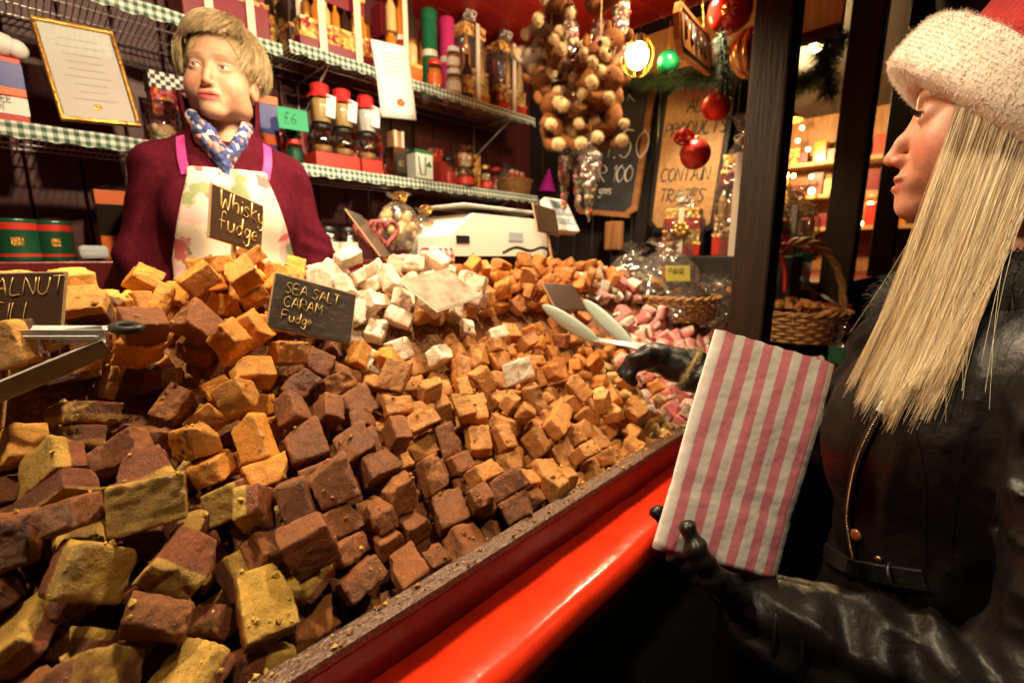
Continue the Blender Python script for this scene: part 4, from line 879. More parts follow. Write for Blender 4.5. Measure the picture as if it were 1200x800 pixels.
# ------------------------------------------------------------------ cards, tongs, scale and baskets on the counter
M['card'] = mat('card', (.075, .038, .022), .35, coat=.3, col2=(.05, .026, .016), scale=25, bump=.08, bscale=60)
M['card_worn'] = mat('card_worn', (.045, .035, .028), .35, coat=.3, col2=(.16, .13, .09), scale=70, fac=(.5, .78), stretch=(1, 4, 1))
M['card_edge'] = mat('card_edge', (.42, .27, .14), .6)
M['glare_card'] = mat('glare_card', (.42, .33, .24), .24, coat=1.0, col2=(.16, .11, .07), scale=26, fac=(.42, .7)); M['glare_card'].node_tree.nodes['Principled BSDF'].inputs['Coat Roughness'].default_value = .25  # pale base colour paints the lamp's reflection onto a dark brown card
def card(label, BL, BR, TL, face='card', stick=.10, edge='card_edge', text=None, ts=.02, tpos=(.1, .62), tr=.0011, lead=1.25, ink='gold_ink'):
    Fm, w, h = quad(BL, BR, TL); t = thing('price_card', label, 'sign card'); t.matrix_world = Fm
    MB().bbox((w/2, h/2, -.0012), (w, h, .0036), .0008).build('backing', M[edge], t); MB().bbox((w/2, h/2, .0014), (w - .004, h - .004, .0016), .0005).build('face', M[face], t)
    if stick: MB().bbox((w/2, -stick/2 + .01, -.005), (.008, stick + .02, .004), .001).build('stick', M['pine'], t)
    if text: lettering(text, M[ink], t, Matrix.Translation((w * tpos[0], h * tpos[1], .0026)), ts, tr, lead=lead)
    return t
card('dark brown whisky fudge card standing on top of the golden heap', atD(244, 278, .67), atD(306, 297, .77), atD(245, 213, .67), text=['Whisky', 'fudge'], ts=.028, tpos=(.14, .60), tr=.0013, lead=1.15)
card('worn dark sea salt caramel fudge card leaning below the white fudge', atD(311, 384, .655), atD(411, 404, .74), atD(325, 319, .68), 'card_worn', stick=.05, text=['SEA SALT', 'CARAM', 'Fudge'], ts=.0160, tpos=(.14, .68), tr=.0009, lead=1.35)
card('dark brown walnut card behind the metal tongs', atD(-66, 392, .475), atD(73, 386, .495), atD(-66, 321, .485), text=['WALNUT', '  FILL'], ts=.0195, tpos=(.24, .60), tr=.0012, lead=1.45)
def lay(u, v, dz): return on_heap(u, v) + Vector((0, 0, dz))
card('glossy blank card lying flat on the fudge below the white heap', lay(468, 364, .055), lay(514, 402, .055), lay(512, 335, .05), 'glare_card', 0, 'cream_label')
card('small plain dark card standing in the caramel fudge', atD(652, 364, 1.06), atD(688, 364, 1.13), atD(640, 332, 1.10))
card('small dark card on a stick in front of the weighing scale', atD(630, 271, 1.18), atD(656, 277, 1.26), atD(622, 237, 1.18), stick=.07)
card('thin dark card seen edge on above the white fudge', atD(446, 300, 1.0), atD(458, 300, 1.16), atD(408, 246, 1.0), 'card_worn')

def strip(mb, a, b, up_, w, th):
    """sheet-metal strip from a to b, w wide along up_"""
    a, b = Vector(a), Vector(b); x = (b - a).normalized(); y = (Vector(up_) - x * x.dot(Vector(up_))).normalized(); z = x.cross(y); Lm = (b - a).length
    mb.bbox((Lm / 2, 0, 0), (Lm, w, th), .0004, frame_to(a, x, y, z))
t = thing('serving_tongs', 'steel serving tongs with black rubber ring resting on the two-tone fudge', 'tongs')
vu = Vector((0, 0, 1)); vn = ray(60, 420).normalized()
P1, P2 = atD(-50, 388, .46), atD(121, 388, .49); Q1, Q2 = atD(-50, 470, .43), atD(124, 398, .485)
mb = MB(); strip(mb, P1, P2, vn * .8 + vu * .42, .022, .0012); strip(mb, P1 + vn * -.010 + vu * -.004, P2 + vn * -.010 + vu * -.004, vu, .010, .0010); mb.build('arm', M['metal'], t)
mb = MB(); strip(mb, Q1, Q2, vn * .9 + vu * .25, .020, .0012); strip(mb, Q1 + vn * -.010 + vu * -.008, Q2 + vn * -.010 + vu * -.008, vu, .018, .0010); strip(mb, Q1 + vn * .010 + vu * -.008, Q2 + vn * .010 + vu * -.008, vu, .018, .0010); mb.build('arm', M['metal'], t)
pv = atD(112, 392, .485); mb = MB(); strip(mb, atD(66, 395, .485), atD(121, 390, .487), vu, .016, .0014); strip(mb, atD(66, 395, .487), atD(72, 418, .486), vn, .012, .0012); mb.build('hinge_plate', M['metal'], t)
MB().lathe([(.0028, 0), (.0028, .002)], 12, frame_to(atD(92, 391, .483), vn.orthogonal().normalized(), vn.cross(vn.orthogonal()).normalized(), vn)).build('rivet', M['black'], t)
rc = atD(148, 384, .50); mb = MB(); ex = (atD(160, 384, .5) - rc).normalized(); ey = (atD(148, 375, .53) - rc).normalized()
mb.tube([rc + ex * .0145 * math.cos(a) + ey * .0135 * math.sin(a) for a in [2 * math.pi * i / 28 for i in range(28)]], .0048, 10, closed=True); mb.build('rubber_ring', M['rubber'], t)
mb = MB(); strip(mb, P2, rc - ex * .016, vn, .006, .002); mb.build('link', M['metal'], t)

HAND_R = Vector((.865, .425, CAM_H - .205))
M['pale_green'] = mat('pale_green', (.42, .52, .46), .35, bump=.1, bscale=80)
t = thing('silicone_tongs', 'steel tongs with pale green silicone heads held over the honeycomb fudge', 'tongs')
H1, H2 = atD(668, 379, 1.02), atD(712, 378, 1.06); hb = HAND_R + Vector((.0, .0, .012))
for Hc, tip in ((H1, atD(636, 358, 1.05)), (H2, atD(684, 352, 1.10))):
    d = (Hc - tip); tl = d.length; d = d / tl; s_ = (d.cross(ray(690, 370)).normalized() + d.cross(vu).normalized() * .35).normalized(); s_ = (s_ - d * s_.dot(d)).normalized(); n_ = d.cross(s_)
    o = MB().sphere((0, 0, 0), (tl * 1.02, .0175, .005), frame_to(Hc, d, s_, n_), 20, 12).build('silicone_head', M['pale_green'], t)
    mb = MB(); e0 = Hc + d * tl * .85; mb.tube([e0, e0.lerp(hb, .5) + Vector((0, 0, .004)), hb.lerp(e0, .06)], [.006, .007, .006], 8, flat=.3); mb.build('arm', M['metal'], t)

# weighing scale
M['scale_cream'] = mat('scale_cream', (.70, .67, .58), .4, coat=.2); M['lcd'] = mat('lcd', (.10, .14, .15), .15); M['grey_panel'] = mat('grey_panel', (.34, .38, .42), .4)
sc0 = atY(524, 286, 1.00); sc1 = atY(642, 292, 1.02); Z0 = atY(580, 300, 1.0).z
t = thing('weighing_scale', 'cream electronic shop scale with keypad standing behind the caramel fudge', 'scale', (sc0.x, .99, Z0), R(4)); Ls = sc1.x - sc0.x
zt = atY(580, 252, 1.0).z - Z0
mb = MB(); pr = [(0, 0), (Ls, 0), (Ls, zt), (Ls * .22, zt), (0, zt * .45)]
mb.prism([(x, z) for x, z in pr], 0, .18, frame_to((0, .18, 0), (1, 0, 0), (0, 0, 1), (0, -1, 0))); mb.build('body', M['scale_cream'], t)
MB().bbox((Ls * .56, .09, zt + .022), (Ls * .85, .17, .008), .004).build('pan', M['metal'], t); MB().bbox((Ls * .56, .12, zt + .008), (.06, .06, .018), .003).build('pan_support', M['black'], t)
MB().bbox((Ls * .11, -.001, .045), (.05, .003, .02), .001).build('socket', M['black'], t); MB().bbox((Ls * .62, -.001, zt * .5), (.07, .002, .028), .001).build('rating_plate', M['grey_panel'], t)
kp = frame_to((Ls + .01, .02, 0), (1, 0, 0), (0, .78, .62), (0, -.62, .78))
MB().bbox((.055, .05, .015), (.13, .13, .03), .006, frame_to((Ls + .012, -.015, zt - .035), (1, 0, 0), (0, .5, .866), (0, -.866, .5))).build('keypad_housing', M['scale_cream'], t)
KM = frame_to((Ls + .012, -.015, zt - .035), (1, 0, 0), (0, .5, .866), (0, -.866, .5))
MB().bbox((.055, .075, .031), (.11, .06, .002), .001, KM).build('panel', M['grey_panel'], t); MB().bbox((.035, .085, .0325), (.05, .028, .002), .0006, KM).build('display', M['lcd'], t)
for i in range(4):
    for j in range(3): MB().bbox((.072 + i * .011, .06 + j * .013, .0330), (.008, .009, .002), .0008, KM).build('key', M['white'], t)
MB().bbox((.055, .022, .031), (.11, .022, .002), .0008, KM).build('trim_strip', M['grey_panel'], t)
t2 = thing('scale_stand', 'dark wooden block under the weighing scale', 'stand', (sc0.x, 1.02, LIP_Z + .145)); MB().bbox((Ls / 2, .10, (Z0 - LIP_Z - .145) / 2), (Ls, .16, Z0 - LIP_Z - .147), .003).build('block', M['dark_wood'], t2)
t = thing('scale_cable', 'black power cable in front of the weighing scale', 'cable'); MB().tube(smooth_poly([atY(590, 296, .95), atY(605, 290, .96), atY(622, 294, .95), atY(636, 290, .96), atY(650, 297, .97)], 4), .005, 6).build('cable', M['black'], t)
M['gingham_red'] = gingham('gingham_red', (.55, .02, .03), (.72, .35, .33), (.82, .78, .72), 60, (0, 2))
t = thing('gingham_napkin', 'red and white gingham cloth peeking out behind the white fudge', 'cloth', atY(516, 306, .94)); MB().bbox((0, .01, .012), (.085, .04, .045), .01).build('cloth', M['gingham_red'], t)
# gold sweet bags behind the heap
for k, (u, v, w_, h_, lab) in enumerate([(476, 292, .12, .13, 'clear bag of gold sweets with frilled top behind the white fudge'), (505, 292, .08, .10, 'smaller clear bag of gold sweets leaning by the scale')]):
    p = atY(u, v, 1.12); t = thing('sweet_bag', lab, 'bag', p, group='gold sweet bags'); rr = random.Random(k); mb = MB()
    for q in range(26): mb.sphere((rr.uniform(-.4, .4) * w_, .03 + rr.uniform(-.02, .02), rr.uniform(.12, .75) * h_), (.014, .012, .014), None, 8, 6)
    o = mb.build('sweets', M['gold_print'] if k else M['honey'], t); o['kind'] = 'stuff'; cello_wrap(t, w_, .06, h_ * 1.0, seed=k + 3)
    bow(t, (0, .02, h_), .022, M['gold'])
M['wreath'] = mat('wreath', (.13, .02, .02), .5, col2=(.28, .06, .04), scale=60, bump=.6, bscale=120)
for k, (u, v) in enumerate([(432, 292), (452, 292)]):
    p = atY(u, v - 20, 1.10); t = thing('heart_wreath', 'dark red twig heart ornament behind the white fudge', 'ornament', p, group='twig hearts'); mb = MB()
    pts = [Vector((.0022 * 16 * math.sin(a) ** 3, 0, .0022 * (13 * math.cos(a) - 5 * math.cos(2*a) - 2 * math.cos(3*a) - math.cos(4*a)))) for a in [2 * math.pi * i / 40 for i in range(40)]]
    mb.tube(pts, .007, 7, closed=True); mb.build('twigs', M['wreath'], t)

# baskets of bagged fudge near the post
t = thing('wicker_basket', 'low wicker tray of cellophane bags beside the pink and white blocks', 'basket', (1.47, .66, CAM_H - .205)); basket(t, .10, .125, .075, 34, 8)
def fudge_bag(p, w, d, h, lab, seed, fl=('oran', 'cara'), rot=(0, 0, 0), label_card=False, grp='cellophane bags of fudge'):
    t = thing('fudge_bag', lab, 'bag of fudge', p, group=grp, rot=rot); rr = random.Random(seed)
    for k in range(9):
        me, dd = variants[rr.choice(fl)][rr.randrange(NV)]
        o = link('fudge_piece', me, None, t, (rr.uniform(-.3, .3) * w, d / 2 + rr.uniform(-.25, .25) * d, .02 + rr.uniform(0, .55) * h), (rr.uniform(0, 6), rr.uniform(0, 6), rr.uniform(0, 6))); o.scale = (.7, .7, .7)
    cello_wrap(t, w, d, h, seed=seed)
    if label_card: MB().bbox((0, -.012, h * .5), (w * .42, .0016, h * .26), .0006).build('paper_label', mat('yellow_label', (.62, .52, .10), .5), t); lettering(['FUDGE'], M['black'], t, frame_to((-w * .17, -.014, h * .50), (1, 0, 0), (0, 0, 1), (0, -1, 0)),  .016, .0011, curvy=False)
    return t
face = -R(40)
fudge_bag((1.42, .64, CAM_H - .15), .19, .14, .19, 'cellophane bag of fudge with yellow label in the wicker tray', 1, rot=(-.2, 0, face), label_card=True)
fudge_bag((1.38, .76, CAM_H - .13), .16, .13, .17, 'cellophane bag of pale fudge behind the yellow label bag', 2, ('whit', 'crum'), rot=(-.35, .2, face))
fudge_bag((1.53, .59, CAM_H - .16), .16, .13, .16, 'cellophane bag of orange fudge lying beside the dark post', 3, rot=(-.9, .3, face - .4))
fudge_bag((1.38, .58, CAM_H - .165), .12, .10, .12, 'small cellophane bag of dark fudge at the tray front', 4, ('choc', 'cara'), rot=(-1.0, -.3, face + .3))
fudge_bag((1.62, .75, CAM_H - .15), .13, .10, .16, 'tall cellophane bag of white fudge by the end wall', 5, ('whit', 'oran'), rot=(-.1, 0, face))
fudge_bag((1.70, .56, CAM_H - .17), .14, .10, .12, 'wide cellophane bag of mixed fudge by the end wall', 6, ('noug', 'cara', 'choc'), rot=(-.5, 0, face))

# end wall: plinth, hampers, signs
PZ = CAM_H + .0
t = thing('display_plinth', 'dark plinth carrying the gift hampers by the end wall', 'plinth'); MB().bbox((1.99, .80, (PZ + .9) / 2), (.26, .74, PZ - .9), .004).build('body', M['black_wood'], t)
def place_h(u, v, X): q = atX(u, v, X); return (q.x, q.y, PZ)
RZ = -R(78)
hamper('red and gold hamper with gold flower tag in front of the wooden sign', place_h(797, 283, 1.95), .16, .10, [(.06, 'red_card'), (.05, 'gold_print'), (.06, 'red_card'), (.03, 'gold_print')], 'hampers by the end wall', 8, star=True, rz=RZ)
hamper('tall stacked red and gold hamper with pale ribbon beside the dark post', place_h(858, 296, 1.98), .16, .10, [(.09, 'red_card'), (.075, 'gold_print'), (.10, 'bottles'), (.07, 'maroon_card'), (.06, 'gold_print')], 'hampers by the end wall', 9, rz=RZ, bw_=.03)
box_thing('red_box', 'plain red box under the tall stacked hamper', (place_h(858, 300, 1.90)[0], place_h(858, 300, 1.90)[1], PZ - .0), (.02, .02, .02), 'red_card') if False else None
def board(label, BL, BR, TL, frame, face, fw=.028):
    Fm, w, h = quad(BL, BR, TL); t = thing('sign_board', label, 'sign'); t.matrix_world = Fm; c = .035
    poly = [(c, 0), (w - c, 0), (w - c, c * .4), (w, c), (w, h - c), (w - c, h - c * .4), (w - c, h), (c, h), (c, h - c * .4), (0, h - c), (0, c), (c, c * .4)]
    MB().prism(poly, 0, .018).build('frame', M[frame], t)
    c2 = .03; ip = [(fw + c2, fw), (w - fw - c2, fw), (w - fw, fw + c2), (w - fw, h - fw - c2), (w - fw - c2, h - fw), (fw + c2, h - fw), (fw, h - fw - c2), (fw, fw + c2)]
    MB().prism(ip, .012, .0205).build('panel', M[face], t); return t, w, h
t, w, h = board('black chalkboard in wooden frame with chalked prices', atX(674, 250, 2.08), atX(746, 256, 2.08), atX(690, 92, 2.08), 'warm_wood', 'slate')
TM = lambda x, y: Matrix.Translation((w * x, h * y, .0208))
lettering(['PICK'], M['chalk'], t, TM(.30, .80), .075, .0035, gap=.2); lettering(['£1.50'], M['chalk'], t, TM(.18, .42), .12, .004, gap=.22); lettering(['PER 100'], M['chalk'], t, TM(.12, .25), .075, .0035, gap=.14); lettering(['gms'], M['chalk'], t, TM(.40, .16), .045, .003)
t2 = thing('board_leg', 'wooden foot under the black chalkboard', 'stand', atX(720, 262, 2.07)); MB().bbox((0, 0, -.06), (.04, .09, .14), .006).build('foot', M['warm_wood'], t2)
t, w, h = board('wooden sign with dark lettering about products behind red baubles', atX(760, 272, 2.07), atX(838, 276, 2.07), atX(766, 104, 2.07), 'black_wood', 'pine', .022)
TM = lambda x, y: Matrix.Translation((w * x, h * y, .0208))
M['ink'] = mat('ink', (.03, .035, .04), .5)
for tx, yy, x0, sz in (('ALL', .80, .38, .052), ('PRODUCTS', .655, .10, .052), ('MAY', .53, .36, .052), ('CONTAIN', .36, .12, .052), ('TRACES', .22, .14, .052)): lettering([tx], M['ink'], t, TM(x0, yy), sz, .0052, gap=.14, jit=.008, slant=.12)
# ------------------------------------------------------------------ hanging decorations
t = thing('pelmet', 'yellow lit wooden pelmet board across the stall end', 'board', (2.05, .0, 0)); MB().bbox((0, .95, CAM_H + .86), (.03, 1.1, .20), .004).build('board', M['pine'], t); MB().bbox((-.03, .95, CAM_H + .755), (.05, 1.1, .03), .004).build('lower_rail', M['dark_wood'], t)
def needles(path, n_, rad, seed):
    rr = random.Random(seed); P = [Vector(p) for p in path]; out = []
    for k in range(n_):
        f = rr.random() * (len(P) - 1); i = int(f); b = P[i].lerp(P[i+1], f - i); d = Vector((rr.gauss(0, 1), rr.gauss(0, 1), rr.gauss(0, 1))).normalized(); L1 = rad * rr.uniform(.5, 1.1)
        out.append([b + d * rad * .1, b + d * L1 * .6 + Vector((0, 0, -.004)), b + d * L1 + Vector((0, 0, -.012))])
    return out
def garland(label, path, n_, rad, seed):
    t = thing('pine_garland', label, 'garland', group='pine garlands'); P = smooth_poly(path, 6)
    MB().tube(P, .006, 6).build('stem', M['dark_wood'], t); strands('needles', needles(P, n_, rad, seed), .0016, M['pine_needle'], t)['kind'] = 'stuff'
    return P
g1 = garland('pine garland sagging along the stall end above the signs', [atX(690, 62, 1.95), atX(740, 88, 1.93), atX(790, 92, 1.90), atX(850, 84, 1.88), atX(905, 60, 1.86)], 2600, .055, 1)
g2 = garland('pine garland hanging down beside the dark post', [atX(845, 40, 1.6), atX(850, 95, 1.6), atX(846, 120, 1.62)], 700, .035, 2)
g3 = garland('pine garland hanging down behind the dark post with small lights', [atX(968, -40, 2.15), atX(972, 20, 2.15), atX(966, 70, 2.15), atX(974, 110, 2.15)], 1500, .06, 3)
g4 = garland('pine garland with bulbs hanging across past the dark post', [atX(905, 60, 2.3), atX(930, 96, 2.3), atX(960, 84, 2.3), atX(990, 40, 2.3)], 1500, .06, 4)
def bauble(u, v, tt, rpx, m_, lab, flake=False):
    c = atD(u, v, tt); r_ = rpx * tt / F; t = thing('bauble', lab, 'bauble', c, group='hanging baubles')
    MB().sphere((0, 0, 0), r_, None, 32, 20).build('ball', m_, t); MB().lathe([(r_ * .16, r_ * .97), (r_ * .16, r_ * 1.14), (r_ * .1, r_ * 1.16)], 12).build('cap', M['gold'], t); MB().tube([(0, 0, r_ * 1.15), (0, 0, r_ * 1.15 + .09)], .001, 4).build('thread', M['gold'], t)
    if flake:
        d = -ray(u + 4, v + 4).normalized(); mb = MB(); a0 = d.orthogonal().normalized(); b0 = d.cross(a0)
        for k in range(6):
            a = k * math.pi / 3; e = a0 * math.cos(a) + b0 * math.sin(a); f = b0 * math.cos(a) - a0 * math.sin(a)
            P = lambda q, s_=0: ((d * 1 + e * q + f * s_).normalized() * r_ * 1.012)
            mb.tube([P(.05), P(.2), P(.36)], r_ * .022, 5); mb.tube([P(.32, .12), P(.22), P(.32, -.12)], r_ * .016, 5)
        mb.build('snowflake', M['gold'], t)
    return t
M['b_red'] = mat('b_red', (.60, .02, .012), .16, .35, coat=.6); M['b_redm'] = mat('b_redm', (.62, .03, .015), .32, .2, coat=.3); M['b_green'] = mat('b_green', (.01, .30, .10), .12, .5, coat=.6); M['b_gold'] = mat('b_gold', (.62, .26, .08), .2, .7, coat=.5)
bauble(856, 12, 1.45, 25, M['b_red'], 'big shiny red bauble with gold snowflake beside the dark post', True)
bauble(840, 125, 1.5, 16.5, M['b_redm'], 'plain red bauble hanging over the wooden sign corner')
bauble(815, 181, 1.5, 17, M['b_redm'], 'plain red bauble with red bow hanging over the wooden sign')
bauble(783, 73, 1.7, 13, M['b_green'], 'glossy green bauble hanging in the garland')
t = thing('lantern_ornament', 'amber ribbed glass ornament hanging behind the dark post', 'ornament', atD(882, 62, 1.6), group='hanging baubles'); mb = MB()
for k in range(10):
    a = k * math.pi / 5; mb.tube([(math.sin(q) * .06 * math.cos(a), math.sin(q) * .06 * math.sin(a), math.cos(q) * .075) for q in [math.pi * i / 10 for i in range(11)]], [.004 + .014 * math.sin(math.pi * i / 10) for i in range(11)], 6)
mb.build('ribs', M['b_gold'], t); MB().tube([(0, 0, .07), (0, 0, .16)], .0015, 4).build('thread', M['gold'], t)
t = thing('red_bow', 'red ribbon bow hanging beside the red bauble', 'bow', atD(800, 170, 1.5)); bow(t, (0, 0, 0), .04, M['ribbon_red'])
# hanging wooden sign seen at a slant
TLs, BLs, TRs = atD(796, 4, 1.20), atD(794, 62, 1.20), atD(833, 47, 1.62)
Fm, w, h = quad(BLs, BLs + (TRs - TLs), TLs); t = thing('hanging_sign', 'slanted orange wooden fudge sign hanging under the pelmet', 'sign'); t.matrix_world = Fm
MB().prism([(.03, 0), (w - .03, 0), (w, .03), (w, h - .03), (w - .03, h), (.03, h), (0, h - .03), (0, .03)], -.008, .008).build('panel', mat('orange_wood', (.55, .20, .05), .4, col2=(.42, .13, .03), scale=15, stretch=(1, 5, 1)), t)
mb = MB(); e = .014; mb.tube([(.03, e, .008), (w - .03, e, .008), (w - e, .03, .008), (w - e, h - .03, .008), (w - .03, h - e, .008), (.03, h - e, .008), (e, h - .03, .008), (e, .03, .008)], .004, 5, closed=True); mb.build('border', M['card'], t)
lettering(['FUDGE'], M['card'], t, Matrix.Translation((w * .12, h * .3, .009)), h * .45, .008, gap=w * 1.1 / h * .18, jit=.005, curvy=False, slant=0)
MB().tube([(w * .2, h, 0), (w * .2, h + .25, 0)], .0015, 4).build('thread', M['gold'], t); MB().tube([(w * .8, h, 0), (w * .8, h + .25, 0)], .0015, 4).build('thread', M['gold'], t)

# lamps that show in the picture
def bulb(u, v, tt, r_, lab, m_='bulb_big', power=0, leaves=False, name='light_bulb', grp=None):
    c = atD(u, v, tt); t = thing(name, lab, 'light', c, group=grp)
    MB().sphere((0, 0, 0), (r_, r_, r_ * 1.15), None, 16, 12).build('bulb', M[m_], t); MB().lathe([(r_ * .5, r_ * 1.05), (r_ * .5, r_ * 1.7), (r_ * .2, r_ * 1.8)], 12).build('cap', M['dark_wood'], t)
    if leaves:
        mb = MB()
        for k in range(9): a = k * 2 * math.pi / 9; mb.tube([(math.sin(q) * r_ * 1.55 * math.cos(a), math.sin(q) * r_ * 1.55 * math.sin(a), math.cos(q) * r_ * 1.8) for q in [math.pi * i / 8 for i in range(9)]], [.001 + .004 * math.sin(math.pi * i / 8) for i in range(9)], 5, flat=.3)
        mb.build('wire_petals', M['gold'], t)
    if power:
        l = bpy.data.lights.new('bulb_light', 'POINT'); l.energy = power; l.color = (1, .68, .30); l.shadow_soft_size = r_ * 1.4; link('bulb_light', l, None, t)
        t.children[0].visible_shadow = True
    return t
M['bulb_bright'] = emit('bulb_bright', (1.0, .70, .24), 60)
b1 = bulb(747, 66, 1.70, .040, 'glowing yellow bulb in gold wire petals over the chalkboard', 'bulb_bright', 0, True)
bulb(957, 53, 2.05, .026, 'small glowing bulb in the garland behind the dark post', 'bulb_bright', grp='bulbs behind the dark post')
bulb(968, 36, 2.12, .012, 'tiny glowing bulb above the garland behind the dark post', 'bulb_bright', grp='bulbs behind the dark post')
t = thing('spotlight', 'white rimmed spotlight facing down behind the dark post', 'lamp', atD(946, 18, 1.9)); q = Matrix.Rotation(R(25), 4, 'X') @ Matrix.Rotation(R(20), 4, 'Y')
MB().lathe([(.028, .07), (.03, .03), (.058, 0), (.056, -.008), (.05, 0)], 20, q, cap=False).build('shade', M['metal'], t); MB().lathe([(.0, .012), (.048, .010)], 20, q, cap=False).build('lens', M['bulb_big'], t); MB().tube([(0, 0, .05), (0, 0, .5)], .006, 6).build('stem', M['black'], t)

# ------------------------------------------------------------------ plush toys and sweet cones hanging at the shelf end
def plush_f(P):
    d = ell(P, (0, 0, 0), (.034, .030, .046)); d = smin(d, ell(P, (0, -.012, .062), (.033, .030, .030)), .01)
    d = smin(d, ell(P, (0, -.044, .054), (.019, .021, .016)), .008)
    for s_ in (-1, 1):
        d = smin(d, chain(P, [(s_ * .022, -.01, .025), (s_ * .044, -.040, .006), (s_ * .042, -.072, -.006)], [.012, .0105, .0125], .006), .008)
        d = smin(d, chain(P, [(s_ * .020, -.008, -.030), (s_ * .034, -.048, -.052), (s_ * .034, -.088, -.060)], [.015, .0125, .0140], .006), .008)
        d = smin(d, ell(P, (s_ * .037, .0, .084), (.012, .006, .018)), .006)
    return d + .0012 * vnoise(P, 160)
def plush_c(V):
    c = np.tile(np.array([.17, .060, .016]), (len(V), 1)); cream = (.56, .39, .20)
    c[(V[:, 1] < -.064) & (V[:, 2] > -.03)] = cream; c[(V[:, 1] < -.078) & (V[:, 2] <= -.03)] = cream; c[(V[:, 1] < -.050) & (V[:, 2] > .03)] = cream; return c
pm_ = sdf_mesh('plush_body', plush_f, (-.075, -.12, -.09), (.075, .05, .115), .0042, plush_c); M['plush'] = vcol('plush', .95, .1, bump=.5, bscale=300); pm_.materials.append(M['plush'])
pv_ = np.zeros(len(pm_.vertices) * 3, np.float32); pm_.vertices.foreach_get('co', pv_); pv_ = pv_.reshape(-1, 3); pn_ = np.zeros(len(pm_.vertices) * 3, np.float32); pm_.vertices.foreach_get('normal', pn_); pn_ = pn_.reshape(-1, 3)
def fuzz(sel, col, name):
    ids_ = np.where(sel)[0]; ids_ = rng.choice(ids_, 1500); d_ = pn_[ids_] + rng.normal(0, .5, (1500, 3)); d_ /= np.linalg.norm(d_, axis=1, keepdims=True); p_ = pv_[ids_]; o_ = strands(name, np.stack([p_, p_ + d_ * .003, p_ + d_ * .0055 + (0, 0, -.001)], 1), .00045, mat('fuzz_' + name, col, .9)); me_ = o_.data; bpy.data.objects.remove(o_); return me_
cr_ = plush_c(pv_)[:, 0] > .5; fz_b, fz_c, fz_g = fuzz(~cr_, (.20, .075, .022), 'fur'), fuzz(cr_, (.58, .41, .21), 'paw_fur'), fuzz(~cr_, (.36, .28, .21), 'grey_fur')
def plush_c2(V): c = plush_c(V); c[(c[:, 0] < .3)] = (.34, .26, .19); return c
pm2 = sdf_mesh('plush_body', plush_f, (-.075, -.12, -.09), (.075, .05, .115), .0042, plush_c2); pm2.materials.append(M['plush'])
em = MB().sphere((0, 0, 0), .0042, None, 8, 6).mesh('plush_eye'); em.materials.append(M['black']); nm_ = MB().sphere((0, -.066, .058), (.006, .004, .004), None, 8, 6).mesh('plush_nose'); nm_.materials.append(M['black'])
PT = [(652, 8, 1.5, 20, 0), (700, 2, 1.45, -30, 0), (640, 48, 1.6, 60, 1), (655, 76, 1.5, 35, 0), (634, 92, 1.62, 80, 1), (686, 92, 1.42, -10, 0), (712, 78, 1.46, -35, 0), (645, 118, 1.52, 30, 0), (700, 118, 1.42, -20, 0), (716, 140, 1.45, -50, 0), (648, 152, 1.45, 10, 0), (706, 156, 1.5, -60, 0)]
plabs = ['brown plush toy at the top of the hanging bunch by the red ceiling', 'orange brown plush toy at the top of the bunch beside the lantern bulb']
for k, (u, v, tt, rz, gk) in enumerate(PT):
    lab = plabs[k] if k < 2 else ['brown plush toy with cream paws in the hanging bunch', 'grey plush toy with cream paws at the outer side of the hanging bunch'][gk]
    t = thing('plush_toy', lab, 'plush toy', atD(u, v, tt), group='hanging brown plush toys' if not gk else 'hanging grey plush toys'); rr = random.Random(k)
    t.rotation_euler = (rr.uniform(-.9, .6), rr.uniform(-.8, .8), R(-46 + rz + rr.uniform(-75, 75))); t.scale = (1.12,) * 3
    link('body', pm2 if gk else pm_, None, t); link('fur', fz_g if gk else fz_b, None, t)['kind'] = 'stuff'; link('paw_fur', fz_c, None, t)['kind'] = 'stuff'; link('nose', nm_, None, t); [link('eye', em, None, t, (s_ * .014, -.039, .070)) for s_ in (-1, 1)]
    sc_t = MB().bbox((.02, -.03, .04), (.018, .001, .028), .0004).build('tag', M['paper'], t) if k % 3 == 0 else None
for k, (u0, tt) in enumerate([(645, 1.55), (700, 1.45), (660, 1.53)]):
    t = thing('toy_cord', ['thin cord carrying the plush toys beside the shelf', 'thin cord carrying the plush toys beside the chalkboard', 'thin cord between the two bunches of plush toys'][k], 'cord'); MB().tube([atD(u0, 160, tt), atD(u0, 160, tt) + Vector((0, 0, CEIL_Z - atD(u0, 160, tt).z))], .002, 5).build('cord', M['tan'], t)
scm = [mat('sw%d' % i, c, .3, coat=.4) for i, c in enumerate([(.55, .05, .04), (.62, .40, .20), (.30, .12, .06), (.70, .60, .45), (.20, .25, .08), (.45, .20, .25)])]
def sweet_cone(u, v, tt, L1, r_, lab, seed, up_=False):
    """cellophane cone or sleeve of round sweets, hung by its wide end"""
    t = thing('sweet_cone', lab, 'cone of sweets', atD(u, v, tt), group='hanging cones of sweets'); rr = random.Random(seed); mb = MB(); n_ = int(L1 / .0042)
    for k in range(n_):
        f = rr.random() ** .6; a = rr.uniform(0, 6.28); q = r_ * (f if not up_ else 1) * rr.uniform(.6, .95); mb.mi = rr.randrange(6); s_ = rr.uniform(.007, .0105); mb.sphere((q * math.cos(a), q * math.sin(a), -L1 + L1 * f), s_, None, 8, 5)
    mb.build('sweets', scm, t)['kind'] = 'stuff'
    MB().lathe([(.003, -L1 - .01)] + ([(r_ * 1.05, -L1 + .02)] if up_ else []) + [(r_ * 1.1, 0), (r_ * .5, .02), (.004, .035), (r_ * .5, .06)], 14, cap=False).build('cellophane', M['cello'], t); MB().tube([(0, 0, .03), (0, 0, .12)], .0015, 4).build('thread', M['gold'], t)
